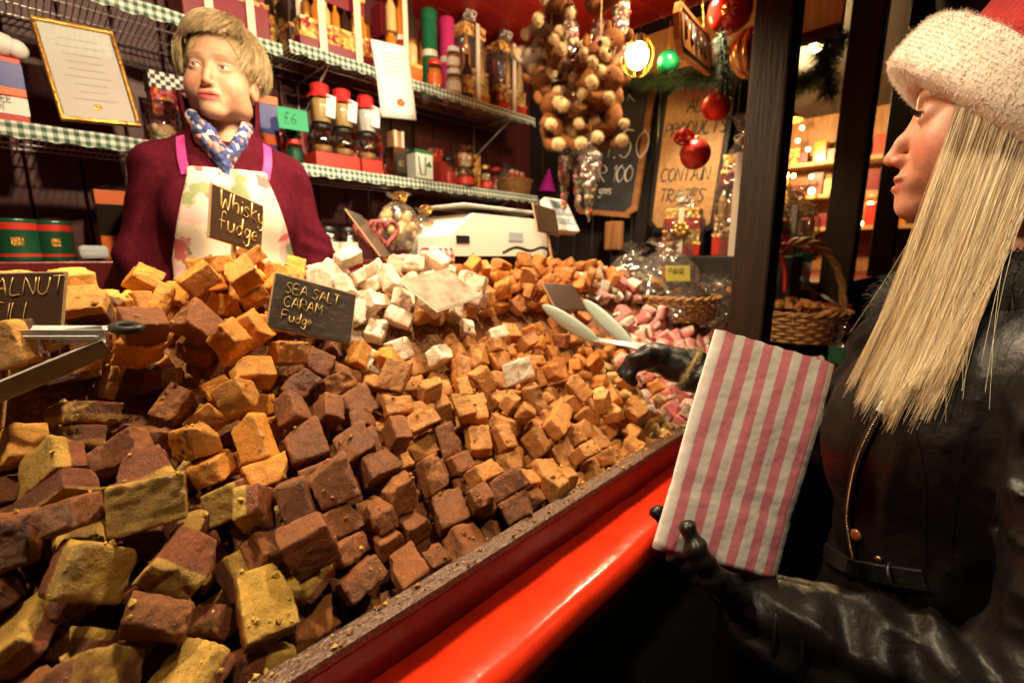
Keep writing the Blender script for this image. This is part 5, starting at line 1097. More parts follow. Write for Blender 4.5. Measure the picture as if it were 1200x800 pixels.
sweet_cone(692, 182, 1.42, .19, .034, 'wide cellophane cone of red and cream sweets over the chalkboard', 1); sweet_cone(662, 185, 1.5, .17, .022, 'slim cellophane cone of sweets beside the purple cone bag', 2); sweet_cone(678, 178, 1.52, .18, .024, 'slim cellophane cone of sweets between two cones', 3)
sweet_cone(668, 32, 1.45, .16, .026, 'sleeve of round sweets among the upper plush toys', 4, True); sweet_cone(702, 30, 1.50, .13, .024, 'sleeve of dark sweets above the brown plush toys', 5, True); sweet_cone(728, 4, 1.48, .16, .026, 'sleeve of round sweets beside the lantern bulb', 6, True); sweet_cone(684, 118, 1.50, .17, .026, 'sleeve of round sweets in the middle of the plush toys', 7, True); sweet_cone(665, 100, 1.55, .16, .022, 'sleeve of round sweets behind the plush toys', 8, True)

# ------------------------------------------------------------------ things past the post
t = thing('handled_basket', 'tall wicker basket with hooped handle holding caramel fudge', 'basket', (1.84, .40, CAM_H - .285)); basket(t, .13, .16, .10, 34, 8)
mb = MB()
for s_ in (0, 2.1, 4.2):
    pts = []
    for i in range(40):
        a = math.pi * i / 39; bx = .165 * math.cos(a); bz = .085 + .25 * math.sin(a); q = i * .55 + s_; pts.append(Vector((bx * .72 + .008 * math.cos(q), -bx * .72 + .008 * math.cos(q), bz + .008 * math.sin(q))))
    mb.tube(pts, .0075, 6)
mb.build('handle', M['wicker'], t)
BP = t.location.copy(); rr = random.Random(9)
for k in range(26):
    fk = rr.choice(['cara', 'oran', 'crum', 'oran']); me, dd = variants[fk][rr.randrange(NV)]; a = rr.uniform(0, 6.28); q = math.sqrt(rr.random()) * .12
    o = link('fudge_piece', me, None, None, (BP.x + q * math.cos(a), BP.y + q * math.sin(a), BP.z + .085 + (.12 - q) * .35 + rr.uniform(0, .015)), (rr.gauss(0, .6), rr.gauss(0, .6), rr.uniform(0, 6))); o.scale = (.85,) * 3; tag(o, 'caramel fudge piece inside the basket with the hooped handle', 'fudge', 'fudge in the handled basket')
t = thing('ribbon_bow', 'red ribbon bow tied to the hooped basket handle', 'bow', BP + Vector((-.06, .06, .30))); bow(t, (0, 0, 0), .045, M['ribbon_red'])
mb = MB(); mb.tube(smooth_poly([(0, 0, 0), (.02, -.02, -.06), (.01, -.03, -.14)], 4), .010, 6, flat=.15); mb.build('tail', M['ribbon_red'], t)
t = thing('scoop', 'black handled scoop lying in the basket of fudge', 'scoop', BP + Vector((.0, -.04, .16))); MB().tube([(-.03, .03, .05), (.02, -.02, .0)], [.012, .010], 8).build('grip', M['black'], t); MB().tube([(.02, -.02, 0), (.08, -.08, -.05)], .005, 6).build('shaft', M['metal'], t)
box_thing('red_box', 'bright red box standing beside the handled basket', (2.02, .33, CAM_H - .285), (.16, .08, .11), 'red_card', rz=-R(45))
box_thing('white_green_carton', 'white carton with green ends behind the basket handle', (2.02, .42, CAM_H - .16), (.04, .04, .17), 'white_tin', rz=-R(45), bands=[('green_top', .82, 1.0, 'green_tin'), ('green_base', .0, .2, 'green_tin')])
jar('sweet_tub', 'clear tub with dark green band in front of the handled basket', atD(990, 432, 1.35), .045, .11, 'dark_bottle', 'glass', fillh=.7, labelm='dark_green')
hamper('gold hamper with pale bow and tag seen past the dark post', (2.36, .56, CAM_H - .02), .19, .12, [(.07, 'maroon_card'), (.05, 'gold_print'), (.07, 'bottles'), (.05, 'gold_print')], 'hampers past the dark post', 12, rz=RZ)
# neighbouring stall with lit shelves
t = thing('neighbour_stall', 'neighbouring market stall with warmly lit shelves past the posts', 'market stall')
MB().bbox((3.45, .62, .66), (2.3, .55, 1.30), .004).build('counter', M['dark_red'], t); MB().bbox((4.42, 1.0, 1.5), (.03, 1.6, 2.4), .004).build('back_wall', M['warm_wood'], t); MB().bbox((3.3, 1.8, 1.5), (2.2, .03, 2.4), .004).build('side_wall', M['warm_wood'], t)
for z in (1.62, 1.86, 2.10): MB().bbox((4.30, 1.0, z), (.22, 1.55, .03), .003).build('shelf', M['pine'], t)
for x in (3.28, 4.45): MB().bbox((x, .33, 1.25), (.10, .10, 2.5), .006).build('post', M['dark_wood'], t)
MB().bbox((3.6, .9, 2.5), (2.6, 2.1, .04), .004).build('roof', M['black_wood'], t); MB().bbox((3.6, .24, 2.36), (2.4, .04, .2), .004).build('fascia', M['dark_wood'], t)
rr = random.Random(4)
for z in (1.635, 1.875, 2.115):
    y = .35
    while y < 1.6:
        w_ = rr.uniform(.05, .10); box_thing('gift_tin', 'small boxed gift on the lit shelves of the neighbouring stall', (4.22, y, z), (w_, .07, rr.uniform(.08, .17)), rr.choice(['gold', 'red_card', 'maroon_card', 'amber', 'gold_print', 'gold_print']), 'box', 'gifts on the neighbour shelves', rz=-R(90)); y += w_ + rr.uniform(.005, .03)
lm = thing('pendant_lamp', 'warm pendant lamp inside the neighbouring stall', 'lamp', (3.55, .95, 2.28)); MB().lathe([(.02, .08), (.10, 0), (.095, 0)], 20, cap=False).build('shade', M['gold'], lm); MB().sphere((0, 0, .0), .035).build('bulb', M['bulb'], lm); MB().tube([(0, 0, .07), (0, 0, .2)], .004, 6).build('stem', M['black'], lm)
l = bpy.data.lights.new('pendant_light', 'POINT'); l.energy = 95; l.color = (1, .66, .28); l.shadow_soft_size = .05; link('pendant_light', l, None, lm, (0, 0, -.06))
# fairy lights
fl = thing('fairy_lights', 'cluster of yellow fairy lights between the far posts', 'string lights'); rr = random.Random(6); pts = []
for k in range(46): pts.append(atD(rr.gauss(1009, 6) + (k % 3) * 2, 150 + k * 2.2 + rr.uniform(-6, 6), 4.2 + rr.uniform(-.2, .2)))
for p in pts: MB().sphere((0, 0, 0), rr.uniform(.010, .022), None, 8, 6).build('bulb', M['bulb'], fl, p)
MB().tube(pts, .002, 4).build('wire', M['black'], fl)
for k, (u, v) in enumerate([(921, 206), (930, 206), (951, 207), (951, 224), (940, 150), (947, 175), (1024, 212), (1003, 238), (1000, 222), (1052, 178), (928, 120), (912, 88), (936, 100), (950, 96), (972, 70), (915, 140), (935, 165), (1012, 130), (1020, 240), (1010, 262), (1030, 255)]):
    bulb(u, v, 3.4, .013 + .007 * (k % 3 == 0), 'small warm bulb glowing between the posts of the neighbouring stall', 'bulb', name='small_bulb', grp='small bulbs in the neighbouring stall')
t = thing('far_stall', 'distant market stall with lit shutter seen between the far posts', 'market stall'); MB().bbox((7.2, .9, 1.2), (1.6, 1.2, 2.4), .01).build('wall', M['warm_wood'], t)
MB().prism([(-1.0, 0), (1.0, 0), (0, .8)], -.9, .9, frame_to((7.2, .9, 2.4), (0, 1, 0), (0, 0, 1), (1, 0, 0))).build('roof', M['black_wood'], t)
for k in range(3): MB().bbox((6.38, .55 + k * .3, 1.5), (.03, .22, .5), .004).build('window', emit('lit_window%d' % k, (1, .62, .22), 1.2), t)
M['stripe'] = None
# ------------------------------------------------------------------ people
from mathutils.bvhtree import BVHTree
M['skin'] = vcol('skin', .48, .4, sss=.10, bump=.06, bscale=500)
M['eye_white'] = mat('eye_white', (.70, .66, .62), .2, coat=.5); M['iris'] = mat('iris', (.06, .07, .08), .15, coat=.6); M['lash'] = mat('lash', (.02, .012, .01), .6)
def head_sdf(P, jaw=1.0, cheek=1.0, nose=1.0, age=0.0):
    S = P.copy(); S[..., 0] = np.abs(S[..., 0])
    d = ell(P, (0, -.022, .036), (.074, .094, .084))
    d = smin(d, ell(P, (0, .022, -.022), (.060 * jaw, .060, .080)), .03)
    d = smin(d, ell(P, (0, .064, -.096), (.027 * jaw, .025, .022)), .026)
    d = smin(d, ell(S, (.040 * cheek, .044, -.040), (.024 * cheek, .028, .028)), .03)
    d = smin(d, ell(S, (.045 * jaw, .002, -.072), (.022, .036, .024)), .03)
    d = smin(d, ell(S, (.026, .066, .020), (.026, .014, .009)), .018)
    d = smax(d, -ell(S, (.031, .088, .000), (.019, .016, .011)), .016)
    lid = ell(S, (.031, .0655, -.001), (.0165, .0150, .0135)); d = smin(d, lid, .005)
    d = smax(d, -ell(S, (.031, .0800, -.0005), (.0125, .0100, .0036)), .0012)
    n_ = chain(P, [(0, .076, .004), (0, .089, -.022), (0, .0985 + .006 * (nose - 1), -.041)], [.0065, .0075, .0085], .008); d = smin(d, n_, .010)
    d = smin(d, ell(S, (.0100, .0885, -.0445), (.0066, .0090, .0060)), .007)
    d = smax(d, -ell(S, (.0056, .0945, -.0520), (.0034, .0050, .0034)), .003)
    d = smin(d, ell(P, (0, .074, -.070), (.028, .016, .018)), .016)
    d = smin(d, ell(S, (.009, .0862, -.0665), (.0175, .0074, .0046)), .004)
    d = smin(d, ell(P, (0, .0860, -.0780), (.0175, .0085, .0056)), .004)
    d = smax(d, -ell(P, (0, .0960, -.0722), (.024, .0080, .0014)), .002)
    if age: d = smax(d, -chain(S, [(.0165, .0905, -.046), (.0265, .0800, -.060), (.0300, .0740, -.074)], [.0030, .0028, .0016], .002), .006); d = smax(d, -chain(S, [(.020, .0815, -.0135), (.034, .0790, -.0155), (.044, .0700, -.011)], [.0014, .0018, .0012], .002), .005)
    d = smin(d, ell(S, (.073, -.012, -.016), (.009, .018, .029)), .008); d = smax(d, -ell(S, (.084, -.006, -.014), (.007, .010, .018)), .006)
    d = smin(d, chain(P, [(0, -.030, -.060), (0, -.048, -.17), (0, -.055, -.24)], [.050, .050, .062], .03), .02)
    return d
def skin_col(base, lip, blush, brow):
    def f(V):
        S = np.abs(V[:, 0]); c = np.tile(np.array(base), (len(V), 1)); w = np.zeros(len(V))
        def mixin(wt, col): c[:] = c * (1 - wt[:, None]) + np.array(col) * wt[:, None]
        mixin(.55 * np.exp(-(((S - .045) / .022) ** 2 + ((V[:, 2] + .040) / .020) ** 2)) * (V[:, 1] > .02), blush)
        mixin(.45 * np.exp(-((V[:, 0] / .016) ** 2 + ((V[:, 2] + .042) / .014) ** 2)) * (V[:, 1] > .08), blush)
        lipm = np.exp(-((V[:, 0] / .024) ** 4 + ((V[:, 2] + .072) / .0105) ** 4)) * (V[:, 1] > .074); mixin(np.clip(lipm * 1.2, 0, 1), lip)
        br_ = np.exp(-(((S - .031) / .020) ** 4 + ((V[:, 2] - .0235 + 6 * (S - .03) ** 2) / .0042) ** 2)) * (V[:, 1] > .03); mixin(np.clip(br_, 0, 1) * .8, brow)
        ln = np.exp(-(((S - .031) / .015) ** 4 + ((V[:, 2] - .003) / .0030) ** 2)) * (V[:, 1] > .05); mixin(np.clip(ln, 0, 1) * .6, brow)
        return c
    return f
def make_eyes(parent, gaze=(0, 0)):
    for s_ in (-1, 1):
        e = MB().sphere((0, 0, 0), .0132, None, 16, 12).build('eye', M['eye_white'], parent, (s_ * .031, .0640, -.0005))
        dv = Vector((gaze[0], 1, gaze[1])).normalized(); MB().sphere(dv * .0088, .0062, None, 12, 8).build('iris', M['iris'], parent, (s_ * .031, .0640, -.0005))
def ring_pts(c, ax, ay, n_=40): return [Vector(c) + Vector(ax) * math.cos(2 * math.pi * i / n_) + Vector(ay) * math.sin(2 * math.pi * i / n_) for i in range(n_)]
def bvh_of(o):
    bpy.context.view_layer.update(); mw = o.matrix_world; me = o.data
    return BVHTree.FromPolygons([mw @ v.co for v in me.vertices], [tuple(p.vertices) for p in me.polygons])
def on_bvh(b, u, v, off=.003):
    d = ray(u, v).normalized(); h = b.ray_cast(O3, d)
    return (h[0] - d * off, h[1]) if h[0] else (None, None)
def ribbon(name, b, pix, w, mat_, parent, th=.25, off=.003, n_=6):
    hs_ = [on_bvh(b, *p, off) for p in smooth_px(pix, n_)]; hs_ = [(p, n) for p, n in hs_ if p is not None]
    if len(hs_) < 2: return None
    iv = parent.matrix_world.inverted(); vs_ = []; k_ = len(hs_); tk = max(w * th, .0008)
    for i, (p, n) in enumerate(hs_):
        tg = (hs_[min(i + 1, k_ - 1)][0] - hs_[max(i - 1, 0)][0]).normalized(); n = n if n.dot(p - O3) < 0 else -n; sd = tg.cross(n).normalized()
        vs_ += [iv @ (p + sd * w + n * 0), iv @ (p + sd * w * .9 + n * tk), iv @ (p - sd * w * .9 + n * tk), iv @ (p - sd * w)]
    mb = MB(); mb.add(vs_, [(4*i+j, 4*i+(j+1) % 4, 4*i+4+(j+1) % 4, 4*i+4+j) for i in range(k_ - 1) for j in range(4)] + [(0, 1, 2, 3), tuple(4 * k_ - 4 + j for j in (3, 2, 1, 0))]); return mb.build(name, mat_, parent)
def smooth_px(pix, n_): return [(q[0], q[1]) for q in smooth_poly([Vector((u, v, 0)) for u, v in pix], n_)]

# ---------------- the vendor
M['fleece'] = mat('fleece', (.085, .006, .016), .95, spec=.08, col2=(.060, .004, .010), scale=60, bump=.35, bscale=260)
M['vhair'] = mat('vhair', (.36, .25, .11), .45, col2=(.24, .15, .06), scale=30); M['vhair_light'] = mat('vhair_light', (.74, .60, .36), .42, col2=(.56, .42, .22), scale=40)
M['scarf_blue'] = speckle('scarf_blue', [(.04, .06, .20), (.03, .04, .13), (.58, .54, .52), (.05, .08, .26), (.45, .22, .20), (.06, .05, .10)], 75, .8)
M['pink_strap'] = mat('pink_strap', (.55, .05, .25), .45)
VN = atD(262, 163, 1.20); VB = R(166); VH = R(146)
vendor = thing('person', 'vendor in maroon fleece and floral apron behind the golden fudge', 'person', (VN.x, VN.y, FLOOR_Z)); bpy.context.view_layer.update()
def to_local(Mw): return vendor.matrix_world.inverted() @ Mw
HM = Matrix.Translation(atD(260, 93, 1.18)) @ Matrix.Rotation(VH, 4, 'Z') @ Matrix.Rotation(R(3), 4, 'X') @ Matrix.Rotation(R(-3), 4, 'Y') @ Matrix.Scale(1.0, 4)
me = sdf_mesh('body', lambda P: smin(head_sdf(P, 1.03, 1.02, .9, 1), chain(P, [(0, -.055, -.22), (0, -.05, -.40), (0, -.03, -.62)], [.07, .13, .14], .05), .05), (-.16, -.20, -.66), (.16, .13, .14), .0034, skin_col((.54, .30, .19), (.40, .075, .075), (.55, .19, .13), (.10, .06, .04)))
me.materials.append(M['skin']); vb = link('body', me, None, vendor); vb.matrix_local = to_local(HM)
make_eyes(vb, (.1, .05))
def vhair_f(P):
    d = ell(P, (0, -.024, .030), (.086, .102, .092))
    face_ = ell(P, (-.004, .105, -.030), (.074, .098, .128)); d = smax(d, -face_, .012)
    d = smax(d, -(P[..., 2] + .082), .02); g = np.arctan2(P[..., 0] + .02, P[..., 1] + .02)
    return d + .0025 * vnoise(P, 26)
hm = sdf_mesh('hair', vhair_f, (-.115, -.145, -.09), (.115, .12, .145), .0036); hm.materials.append(M['vhair']); vh = link('hair', hm, None, vendor); vh.matrix_local = to_local(HM)
rr = random.Random(2); pth = []
for k in range(5200):
    a = rr.uniform(0, 2 * math.pi); L1 = rr.uniform(.8, 1.0); pts = []
    front = math.cos(a) > .35; lift = rr.uniform(.02, .20); jw = rr.gauss(0, .07); jp = rr.uniform(0, 6)
    e1 = (1.02 if front else 1.82) * L1 * rr.uniform(.86, 1.04); sw = rr.gauss(.85 if front else .15, .25) + .25 * math.sin(a * 13)
    for i in range(9):
        th = .12 + e1 * i / 8; aa = a + sw * (i / 8) ** 1.5 + jw * math.sin(i * .9 + jp); r_ = .97 + lift * (.5 + .5 * math.sin(a * 17 + 2)) + .10 * math.sin(i / 8 * math.pi) * (1 if front else .5)
        pts.append((.094 * r_ * math.sin(th) * math.sin(aa), -.02 + .112 * r_ * math.sin(th) * math.cos(aa), .030 + .102 * r_ * math.cos(th)))
    pth.append(pts)
strands('hair_strands', pth[:2000], .0008, M['vhair'], vh); strands('hair_strands', pth[2000:], .0008, M['vhair_light'], vh)
BM = Matrix.Translation(VN) @ Matrix.Rotation(VB, 4, 'Z') @ Matrix.Diagonal((.88, .94, .98, 1))
def vtorso(P):
    S = P.copy(); S[..., 0] = np.abs(S[..., 0])
    d = ell(P, (0, -.01, -.20), (.185, .125, .22)); d = smin(d, ell(S, (.075, .075, -.20), (.085, .065, .085)), .05)
    d = smin(d, ell(P, (0, .0, -.46), (.19, .145, .20)), .08); d = smin(d, chain(P, [(-.165, -.02, -.085), (0, -.03, -.02), (.165, -.02, -.085)], [.056, .070, .056], .04), .05)
    return d
def vfleece(P):
    S = P.copy(); S[..., 0] = np.abs(S[..., 0]); d = vtorso(P)
    a = chain(S, [(.170, -.02, -.085), (.232, -.03, -.31), (.215, .06, -.52)], [.060, .058, .046], .03); d = smin(d, a, .03)
    d = d + .0030 * np.sin(S[..., 2] * 60 + 40 * S[..., 0] + 5 * vnoise(P, 9)) * np.clip((S[..., 0] - .17) / .04, 0, 1) + .007 * vnoise(P, 11)
    neck = cap(P, (0, -.03, -.05), (0, -.005, .14), .090, .100) ; col_ = np.abs(neck) - .006; col_ = smax(col_, P[..., 2] - .125 + .9 * np.clip(P[..., 1], 0, 1), .01)
    vcut = (np.abs(P[..., 0]) - .018 - .42 * np.clip(P[..., 2] + .12, 0, 1)); opening = smax(vcut, -(P[..., 1] - .02), .01)
    col_ = smax(col_, -opening, .008); col_ = smax(col_, -(P[..., 2] + .10), .02)
    d = smax(d, -smax(cap(P, (0, -.02, -.03), (0, .03, .2), .074, .09), -(P[..., 2] + .06), .02), .012)
    d = smin(d, col_, .008)
    return d
fm = sdf_mesh('fleece_jacket', vfleece, (-.33, -.20, -.72), (.33, .24, .10), .0062); fm.materials.append(M['fleece']); vf = link('fleece_jacket', fm, None, vendor); vf.matrix_local = to_local(BM)
m, N, L, P_ = newmat('floral'); tc = N.new('ShaderNodeTexCoord'); last = None
def blob(scale, thr, col, prev, det=2, off=0):
    mp = N.new('ShaderNodeMapping'); mp.inputs['Location'].default_value = (off, off * .7, off * .3); L.new(tc.outputs['Object'], mp.inputs[0])
    n_ = N.new('ShaderNodeTexNoise'); n_.inputs['Scale'].default_value = scale; n_.inputs['Detail'].default_value = det; L.new(mp.outputs[0], n_.inputs['Vector'])
    r_ = N.new('ShaderNodeMapRange'); r_.inputs['From Min'].default_value = thr; r_.inputs['From Max'].default_value = thr + .04; L.new(n_.outputs[0], r_.inputs[0])
    x = N.new('ShaderNodeMix'); x.data_type = 'RGBA'; x.inputs[7].default_value = (*col, 1); L.new(r_.outputs[0], x.inputs[0])
    if prev is None: x.inputs[6].default_value = (.68, .56, .44, 1)
    else: L.new(prev, x.inputs[6])
    return x.outputs[2]
last = blob(9, .54, (.68, .40, .36), None, 2, 3); last = blob(13, .57, (.20, .24, .10), last, 3, 7); last = blob(18, .60, (.55, .12, .12), last, 3, 1); last = blob(30, .66, (.25, .10, .05), last, 3, 5)
L.new(last, P_.inputs['Base Color']); P_.inputs['Roughness'].default_value = .75; M['floral'] = m
def apron_f(P):
    w_ = .098 + .30 * np.clip(-(P[..., 2] + .115), 0, .2); reg = smax(np.abs(P[..., 0]) - w_, P[..., 2] + .090, .012); reg = smax(reg, -(P[..., 1] - .01), .004)
    return smax(vtorso(P) - .010 + .002 * np.sin(P[..., 0] * 70), reg, .003)
am = sdf_mesh('apron', apron_f, (-.22, -.02, -.70), (.22, .24, -.06), .005); am.materials.append(M['floral']); ap = link('apron', am, None, vendor); ap.matrix_local = to_local(BM)
def vscarf(P):
    d = chain(P, [(-.056, -.045, .062), (-.060, .015, .028), (-.036, .062, -.020), (.004, .092, -.080)], [.014, .016, .018, .014], .012)
    d = smin(d, chain(P, [(.056, -.045, .062), (.064, .018, .036), (.044, .066, -.010), (.010, .092, -.066), (.0, .105, -.110)], [.016, .022, .028, .024, .012], .012), .006)
    d = smin(d, chain(P, [(-.062, -.045, .062), (0, -.085, .065), (.062, -.045, .062)], [.02, .02, .02], .01), .01)
    return d + .0018 * np.sin(P[..., 2] * 150 + P[..., 0] * 220 + 6 * vnoise(P, 20))
sm2 = sdf_mesh('scarf', vscarf, (-.12, -.13, -.13), (.12, .15, .11), .0042); sm2.materials.append(M['scarf_blue']); so_ = link('scarf', sm2, None, vendor); so_.matrix_local = to_local(BM)
bpy.context.view_layer.update(); bv = bvh_of(vf)
ribbon('apron_strap', bv, [(218, 204), (213, 184), (211, 160)], .010, M['pink_strap'], vendor, .2)
ribbon('apron_strap', bv, [(311, 210), (314, 186), (311, 160)], .011, M['pink_strap'], vendor, .2)
lg = sdf_mesh('trousers', lambda P: smin(chain(P, [(-.09, 0, .95), (-.095, .02, .5), (-.10, 0, .05)], [.11, .075, .055], .03), chain(P, [(.09, 0, .95), (.095, .02, .5), (.10, 0, .05)], [.11, .075, .055], .03), .03), (-.24, -.16, -.02), (.24, .16, 1.1), .02); lg.materials.append(M['black']); link('trousers', lg, None, vendor, None, (0, 0, VB))

# ---------------- the shopper in the santa hat
M['leather'] = mat('leather', (.005, .0047, .0047), .40, spec=.28, col2=(.008, .0075, .0075), scale=40, bump=.22, bscale=90, bdist=.005)
M['glove'] = mat('glove', (.008, .008, .008), .38, spec=.4, bump=.3, bscale=110, bdist=.004)
M['santa'] = mat('santa', (.42, .010, .010), .9, sheen=.1, col2=(.34, .008, .010), scale=40, bump=.5, bscale=250)
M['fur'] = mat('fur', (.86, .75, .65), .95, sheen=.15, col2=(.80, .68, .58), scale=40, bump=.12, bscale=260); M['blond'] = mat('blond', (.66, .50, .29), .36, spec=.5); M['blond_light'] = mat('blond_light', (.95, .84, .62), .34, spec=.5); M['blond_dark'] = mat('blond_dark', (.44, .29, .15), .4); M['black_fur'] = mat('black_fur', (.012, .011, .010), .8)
M['cuff_fur'] = mat('cuff_fur', (.50, .38, .20), .95, bump=.6, bscale=200); M['brass'] = mat('brass', (.30, .20, .10), .35, 1); M['brown_btn'] = mat('brown_btn', (.26, .09, .03), .3, coat=.5)
HO = Vector((.775, -.018, CAM_H + .158))
shop = thing('person', 'shopper in santa hat and black leather jacket holding a striped bag', 'person', (HO.x, HO.y, 0)); bpy.context.view_layer.update(); inv = shop.matrix_world.inverted()
HMs = Matrix.Translation(HO) @ Matrix.Rotation(R(3), 4, 'Z') @ Matrix.Rotation(R(1), 4, 'X')
me = sdf_mesh('body', lambda P: smin(head_sdf(P, .96, .96, 1.0), chain(P, [(0, -.055, -.22), (0, -.05, -.40), (0, -.03, -.60)], [.06, .11, .10], .05), .05), (-.15, -.20, -.68), (.15, .13, .14), .0026, skin_col((.52, .235, .145), (.42, .085, .07), (.52, .13, .08), (.16, .08, .04)))
me.materials.append(M['skin']); sb = link('body', me, None, shop); sb.matrix_local = inv @ HMs; make_eyes(sb, (0, -.25))
lash = []; rr = random.Random(1)
for s_ in (-1, 1):
    for k in range(22):
        f = k / 21 * 2 - 1; b = Vector((s_ * .031 + f * .0125, .0782 - .005 * f * f, .0040 - .0035 * f * f)); lash.append([b, b + Vector((f * .002, .006, .001)), b + Vector((f * .003, .010, .004))])
strands('eyelashes', lash, .0005, M['lash'], sb)
# hat
HT = HMs @ Matrix.Translation((0, .000, -.004)) @ Matrix.Rotation(R(43), 4, 'X')
hat = thing('santa_hat_root', None, None); hat.name = 'santa_hat'; hat.parent = shop; hat.matrix_local = inv @ HT
for k_ in ('label', 'category'):
    if k_ in hat: del hat[k_]
def hat_f(P):
    d = chain(P, [(0, -.005, .0), (0, -.01, .075), (0, -.045, .15), (.02, -.12, .185), (.03, -.19, .15)], [.104, .102, .080, .052, .030], .05)
    d = smax(d, -(P[..., 2] - .014), .006); return d + .0035 * vnoise(P, 22) + .002 * np.sin(P[..., 2] * 70 + P[..., 1] * 50)
hme = sdf_mesh('crown', hat_f, (-.15, -.26, -.04), (.15, .14, .30), .0055); hme.materials.append(M['santa']); link('crown', hme, None, hat)
def trim_f(P):
    a = np.arctan2(P[..., 0] / .088, P[..., 1] / .112); q = np.sqrt((P[..., 0] / .088) ** 2 + (P[..., 1] / .112) ** 2); rad = (q - 1) * .098
    return np.sqrt((rad / .024) ** 2 + 1e-6) * 0 + (np.power(np.abs(rad / .025) ** 4 + np.abs((P[..., 2]) / .032) ** 4 + 1e-9, 1 / 4) - 1) * .022 + .0022 * vnoise(P, 22) + .0004 * vnoise(P, 120)
tv, tq = nets(trim_f, (-.135, -.155, -.055), (.135, .155, .055), .0042); tm = np_mesh('fur_trim', tv, tq); tm.materials.append(M['fur']); tr_o = link('fur_trim', tm, None, hat)
cen = np.array([0, 0, 0]); nn = np.zeros(len(tm.vertices) * 3, np.float32); tm.vertices.foreach_get('normal', nn); nn = nn.reshape(-1, 3); ids = rng.integers(0, len(tv), 30000); pth = []
for i in ids:
    d = nn[i] + rng.normal(0, .9, 3); d /= np.linalg.norm(d); L1 = .0024 * rng.uniform(.5, 1.3); p = tv[i]; pth.append([p, p + d * L1 * .6, p + d * L1 + rng.normal(0, .0012, 3)])
strands('fur', pth, .0003, M['fur'], hat)['kind'] = 'stuff'
MB().sphere((.03, -.21, .12), .035).build('pompom', M['fur'], hat)
# long hair
def hair_path(a, rr, inner):
    """a: angle round the head, 0 front, + towards +x"""
    s_ = 1 if math.sin(a) > 0 else -1; dz = rr.uniform(0, .03); pts = []; wv = .0035 * rr.random() ** 2; ph = rr.uniform(0, 6)
    clump = .005 * math.sin(a * 23) + rr.gauss(0, .002); Lh = rr.triangular(.30, .376, .366) - .05 * max(0, -math.cos(a)) + .02 * math.sin(a * 31)
    x0, y0 = .080 * math.sin(a), -.015 + .100 * math.cos(a)
    for i in range(13):
        f = i / 12; z = .040 + dz * .5 + .085 * min(0, math.cos(a)) - f * Lh * (1 + .2 * min(0, math.cos(a))) * (1 + .02 * math.sin(a * 60)); sp = min(1, f * 3.2)
        x = x0 * (1 + .14 * sp + .22 * f) + s_ * .006 * f; y = y0 + (.040 * f if math.cos(a) > -.2 else -.07 * f) + clump * f
        x += .006 * math.sin(f * 6 + a * 9) * f + wv * math.sin(f * 9 + a * 20); y += wv * 1.5 * math.sin(f * 5 + ph); k_ = 1 - inner * .10; pts.append((x * k_, y * k_ if math.cos(a) < 0 else y, z))
    return pts
# jacket, in world coordinates
LE, LW = Vector((.545, -.125, 1.045)), Vector((.512, .100, 1.030)); RE, RW = Vector((.97, .13, 1.10)), Vector((.895, .355, 1.195))
def jacket_f(P):
    d = ell(P, (.775, -.035, 1.21), (.165, .125, .19)); d = smin(d, ell(P, (.725, .045, 1.195), (.068, .062, .080)), .05); d = smin(d, ell(P, (.845, .060, 1.195), (.070, .062, .080)), .05)
    d = smin(d, ell(P, (.775, -.03, 1.02), (.150, .120, .15)), .07); d = smin(d, ell(P, (.775, -.035, .86), (.185, .145, .14)), .06)
    d = smin(d, chain(P, [(.630, -.105, 1.300), (.775, -.045, 1.360), (.935, .02, 1.320)], [.055, .060, .058], .04), .05)
    la = chain(P, [(.615, -.11, 1.29), tuple(LE), tuple(LW)], [.060, .056, .043], .025); ra = chain(P, [(.94, .03, 1.335), tuple(RE), tuple(RW)], [.064, .056, .042], .025)
    # sleeve folds
    ld = np.array(LW - LE); tt = ((P - np.array(LE)) @ ld) / (ld @ ld); fold = .0055 * np.sin(tt * 26 + 5 * vnoise(P, 16)) * np.exp(-((tt - .25) / .55) ** 2) + .005 * vnoise(P, 26)
    ln_ = 1 - np.abs(vnoise(P * np.array([1.2, .55, 1.0], np.float32), 30)); fold = fold - .007 * ln_ ** 4 * np.clip(1.2 - tt * .5, .3, 1)
    la = la + fold; ra = ra + .005 * np.sin(P[..., 2] * 90 + P[..., 1] * 70) + .003 * vnoise(P, 30)
    d = smin(d, la, .022); d = smin(d, ra, .022)
    z = P[..., 2]; d = d + .006 * np.exp(-((z - 1.035) / .012) ** 2) - .004 * vnoise(P, 9) - .004 * (1 - np.abs(vnoise(P * np.array([1, 1, .5], np.float32), 17))) ** 5       # belt pull-in
    d = smax(d, -smax(cap(P, (.775, -.05, 1.30), (.775, -.02, 1.6), .06, .07), -(z - 1.36), .02), .01)
    return smax(d, -(z - .80), .01)
sets = {'blond': [], 'blond_light': [], 'blond_dark': []}; rr = random.Random(8)
for k in range(13500):
    s_ = 1 if k % 3 == 0 else -1; a = s_ * R(rr.triangular(55, 178, 70)); inner = rr.random()
    cl = math.sin(a * 41) * .5 + rr.gauss(0, .5); key = 'blond_dark' if inner > .72 or cl < -.75 else ('blond_light' if cl > .15 else 'blond'); sets[key].append(hair_path(a, rr, inner))
